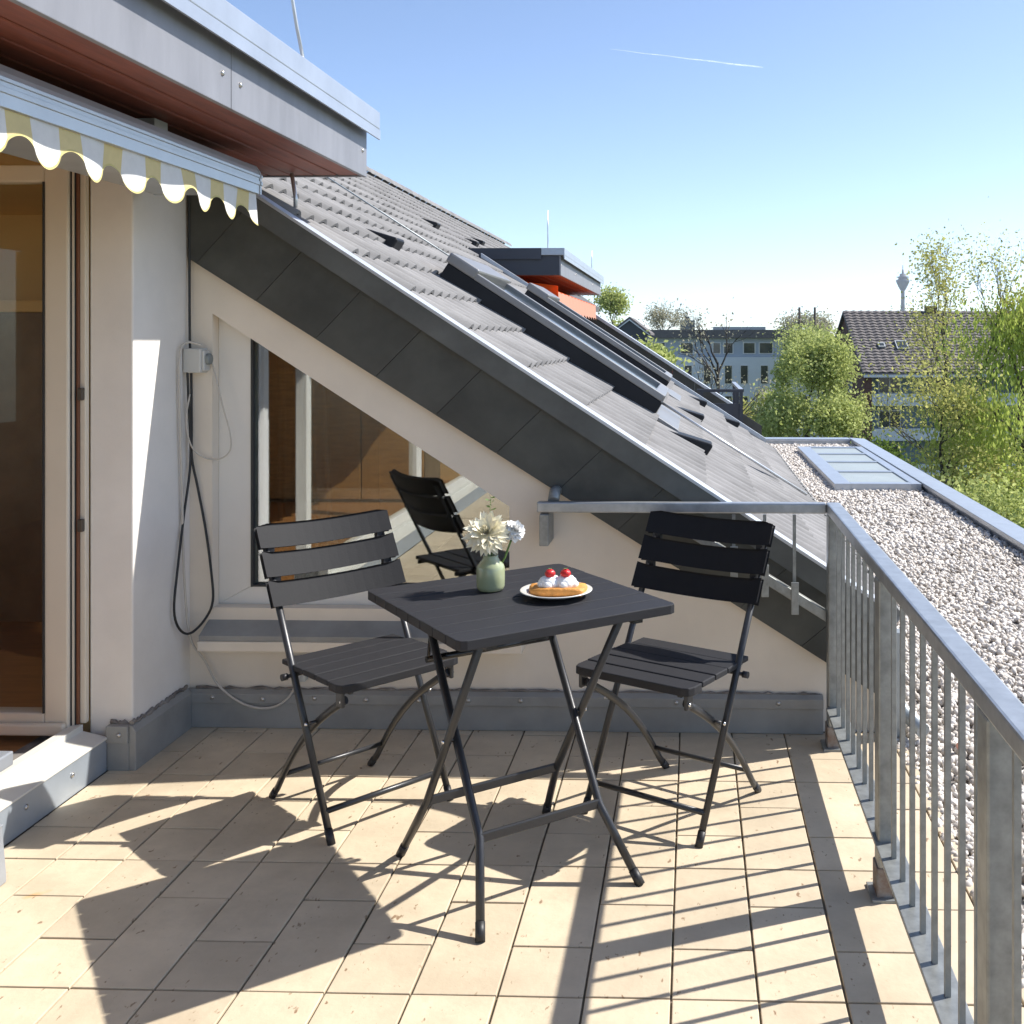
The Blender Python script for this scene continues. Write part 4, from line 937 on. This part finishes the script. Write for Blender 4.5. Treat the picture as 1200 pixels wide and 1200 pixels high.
rfm.add([(-.25,D_+.5,ez-.5*tp),(LN,D_+.5,ez-.5*tp),(LN,D_/2,rz_+.01),(-.25,D_/2,rz_+.01),(-.25,D_+.5,ez-.5*tp-.22),(-.25,D_/2,rz_-.21)],[(0,3,2,1),(0,4,5,3)])
hr = rfm.build('roof', M['far_roof'], bh)
# tile courses and tile columns as ridged sheet (too small to pick apart)
ct = MB(); sl2 = math.hypot(D_/2+.5,rz_-ez+.5*tp); nc = 22
for k in range(nc):
    t0 = k/nc; t1 = (k+1)/nc; n = 112
    y0_, z0_ = -.5+(D_/2+.5)*t0, ez-.5*tp+(rz_-ez+.5*tp)*t0; y1_, z1_ = -.5+(D_/2+.5)*t1, ez-.5*tp+(rz_-ez+.5*tp)*t1
    vs = []
    for i in range(n+1):
        x = -.25+(LN+.25)*i/n; l = .09 if i % 2 else .02; vs.append((x,y0_-.03,z0_+.06+l))
    for i in range(n+1):
        x = -.25+(LN+.25)*i/n; l = .09 if i % 2 else .02; vs.append((x,y1_,z1_+.01+l))
    ct.add(vs,[(i,i+1,n+2+i,n+1+i) for i in range(n)],False)
o = ct.build('roof_tiles', M['far_roof'], hr); o['kind'] = 'stuff'
MB().box(-.2,LN,-.62,-.5,ez-.5*tp-.3,ez-.5*tp-.1).build('gutter', M['white_wall'], bh)
for x, t0, w_, h_ in ((3.5,.42,.95,.26),(1.9,.42,.55,.13),(12.0,.42,.95,.26)):
    y_ = -.5+(D_/2+.5)*t0; z_ = ez-.5*tp+(rz_-ez+.5*tp)*t0
    o = MB().box(-w_/2,w_/2,-h_*sl2/4,h_*sl2/4,.05,.2).build('roof_window', M['zinc'], bh); o.matrix_local = Matrix.Translation((x,y_,z_)) @ Matrix.Rotation(math.atan(tp),4,'X')
    MB().box(-w_/2+.1,w_/2-.1,-h_*sl2/4+.1,h_*sl2/4-.1,.2,.215).build('pane', M['dark_pane'], o)
MB().box(6.6,7.5,D_/2-.3,D_/2+.3,rz_-.4,rz_+.45).build('chimney_stack', M['brick'], bh)

wb_ = thing('white_building', 'low white flat-roofed block with dark windows beyond the roofs', 'building', (0,100,-9.5))
MB().box(-9,13.5,0,12,0,9.55).build('wall', M['white_wall'], wb_)
MB().box(-9.2,13.7,.9,12,9.56,11.35).build('set_back_storey', M['pale_wall'], wb_)
MB().box(-9.5,11.0,.3,12.2,11.36,12.15).build('roof_slab', M['far_roof'], wb_)
MB().box(2.0,7.0,1.5,5,12.16,12.45).build('roof_unit', M['zinc'], wb_)
for x0, x1 in ((-6.5,-4.9),(-4.2,-2.6),(-1.2,.1),(1.88,2.7),(2.9,3.9),(4.79,6.0),(6.3,7.7),(8.6,10.2)):
    wn = MB().box(x0,x1,.84,.899,9.86,10.95).build('window', M['window_frame'], wb_); MB().box(x0+.1,x1-.1,.80,.841,9.93,10.88).build('pane', M['dark_pane'], wn)
for zf in (7.0,4.1,1.2):
    for x0 in (-7.4,-5.2,-3.0,-.8,1.0,3.0,4.5,6.4,8.4,10.4):
        wn = MB().box(x0,x0+.75,-.04,-.001,zf,zf+1.8).build('window', M['window_frame'], wb_); MB().box(x0+.06,x0+.69,-.07,-.039,zf+.06,zf+1.74).build('pane', M['dark_pane'], wn)
gh = thing('gabled_house', 'dark gabled house top with white verge behind the far dormer', 'house', (-3.6,60,-9.5))
MB().prism([(-1.0,0),(1.0,0),(1.0,11.55),(0,12.3),(-1.0,11.55)],'y',0,6).build('wall', M['navy'], gh)
for s in (-1,1):
    MB().prism([(0,12.30),(s*1.2,11.40),(s*1.2,11.52),(0,12.44)],'y',-.15,6).build('roof', M['far_roof'], gh)
    MB().prism([(0,12.22),(s*1.15,11.36),(s*1.15,11.42),(0,12.30)],'y',-.20,-.151).build('verge_board', M['white_wall'], gh)
tw_ = thing('television_tower', 'slender concrete television tower on the far skyline', 'tower', (574.5,2900,-9.5))
MB().lathe([(9,0),(6.5,60),(5.2,120),(5.0,152)],20).build('shaft', M['concrete'], tw_)
MB().lathe([(5.0,150),(9,156),(14,166),(18,175),(18.5,180),(13,182),(12,186),(17,187),(17,189),(9,190),(8,197),(3,198)],28).build('pod', M['concrete'], tw_)
MB().lathe([(3,198),(2.4,208),(1.2,209),(1.0,220),(0,221)],12).build('mast', M['concrete'], tw_)
hr_ = thing('tower_block', 'pale hazy tower block on the skyline above white building', 'building', (-2.0,400,-9.5))
MB().box(-2.8,2.8,0,6,0,19.2).build('wall', M['concrete'], hr_); MB().box(-1.2,.8,1,5,19.2,20.6).build('roof_unit', M['concrete'], hr_)
for k in range(3): MB().box(-2.5,2.5,-.1,-.01,17.6-2.6*k,18.6-2.6*k).build('window', M['dark_pane'], hr_)
for x, lb in ((11.1,'left of two thin dark poles above the white building'),(12.7,'right of two thin dark poles above the white building')):
    o = MB().tube([(0,0,0),(0,0,14.6)],[.16,.12],8).build('pole', M['bark_dark']); o.location = (x,110,-9.5); tag(o, lb, 'pole')
# red car in the street
cr = thing('parked_car','small red car parked in the street behind the bushes','car',(18.4,64,-9.49))
b = MB(); prof = [(-2.0,.35),(-2.05,.75),(-1.2,.95),(-.6,1.42),(.9,1.45),(1.6,1.0),(2.05,.9),(2.1,.35)]
b.prism(prof,'y',-.82,.82); b.build('body', M['carred'], cr, .12, 3)
for s in (-1,1): MB().prism([(-1.0,.98),(-.55,1.36),(.85,1.38),(1.35,1.02)],'y',s*.815,s*.83).build('side_window', M['dark_pane'], cr)
for x in (-1.25,1.3):
    for s in (-1,1):
        wl = MB().tube([(x,s*.66,.33),(x,s*.86,.33)],.33,18).build('wheel', M['tyre'], cr); MB().tube([(x,s*.861,.33),(x,s*.868,.33)],.2,14).build('rim', M['alu'], wl)

# ------------------------------------------------------------------ vapour trail, haze
vt = bpy.data.materials.new('vapour'); vt.use_nodes = True; t_ = vt.node_tree; t_.nodes.remove(t_.nodes['Principled BSDF'])
a_ = t_.nodes.new('ShaderNodeBsdfTransparent'); d_ = t_.nodes.new('ShaderNodeBsdfTranslucent'); e_ = t_.nodes.new('ShaderNodeBsdfDiffuse'); m1 = t_.nodes.new('ShaderNodeAddShader'); m2 = t_.nodes.new('ShaderNodeMixShader')
d_.inputs[0].default_value = (.9,.9,.9,1); e_.inputs[0].default_value = (.9,.9,.9,1); t_.links.new(d_.outputs[0], m1.inputs[0]); t_.links.new(e_.outputs[0], m1.inputs[1])
nz_ = t_.nodes.new('ShaderNodeTexNoise'); nz_.inputs['Scale'].default_value = .02; tc_ = t_.nodes.new('ShaderNodeTexCoord'); t_.links.new(tc_.outputs['Object'], nz_.inputs[0])
mm = t_.nodes.new('ShaderNodeMath'); mm.operation = 'MULTIPLY'; mm.inputs[1].default_value = .30; t_.links.new(nz_.outputs[0], mm.inputs[0])
t_.links.new(mm.outputs[0], m2.inputs[0]); t_.links.new(a_.outputs[0], m2.inputs[1]); t_.links.new(m1.outputs[0], m2.inputs[2]); t_.links.new(m2.outputs[0], t_.nodes['Material Output'].inputs[0])
P0, P1 = Vector((-470,6000,1672)), Vector((398,6000,1560)); r_ = random.Random(3)
pts = [P0.lerp(P1,i/24)+Vector((0,0,1.2*math.sin(i*.9))) for i in range(25)]
o = MB().tube([p-P1 for p in pts],[.8+3.4*min(1,i/20)-(2.5 if i == 24 else 0) for i in range(25)],10).build('vapour_trail', vt); o.location = P1
tag(o, 'thin white vapour trail high in the blue sky', 'vapour trail')
hz = bpy.data.materials.new('haze'); hz.use_nodes = True; t_ = hz.node_tree; t_.nodes.remove(t_.nodes['Principled BSDF'])
pv = t_.nodes.new('ShaderNodeVolumePrincipled'); pv.inputs['Color'].default_value = (.80,.89,1,1); pv.inputs['Density'].default_value = .00009; pv.inputs['Anisotropy'].default_value = .2
t_.links.new(pv.outputs[0], t_.nodes['Material Output'].inputs['Volume'])
o = MB().box(-1500,1500,-60,3200,-10.6,230).build('haze', hz); tag(o, 'pale blue haze in the far air', 'haze', kind='stuff')
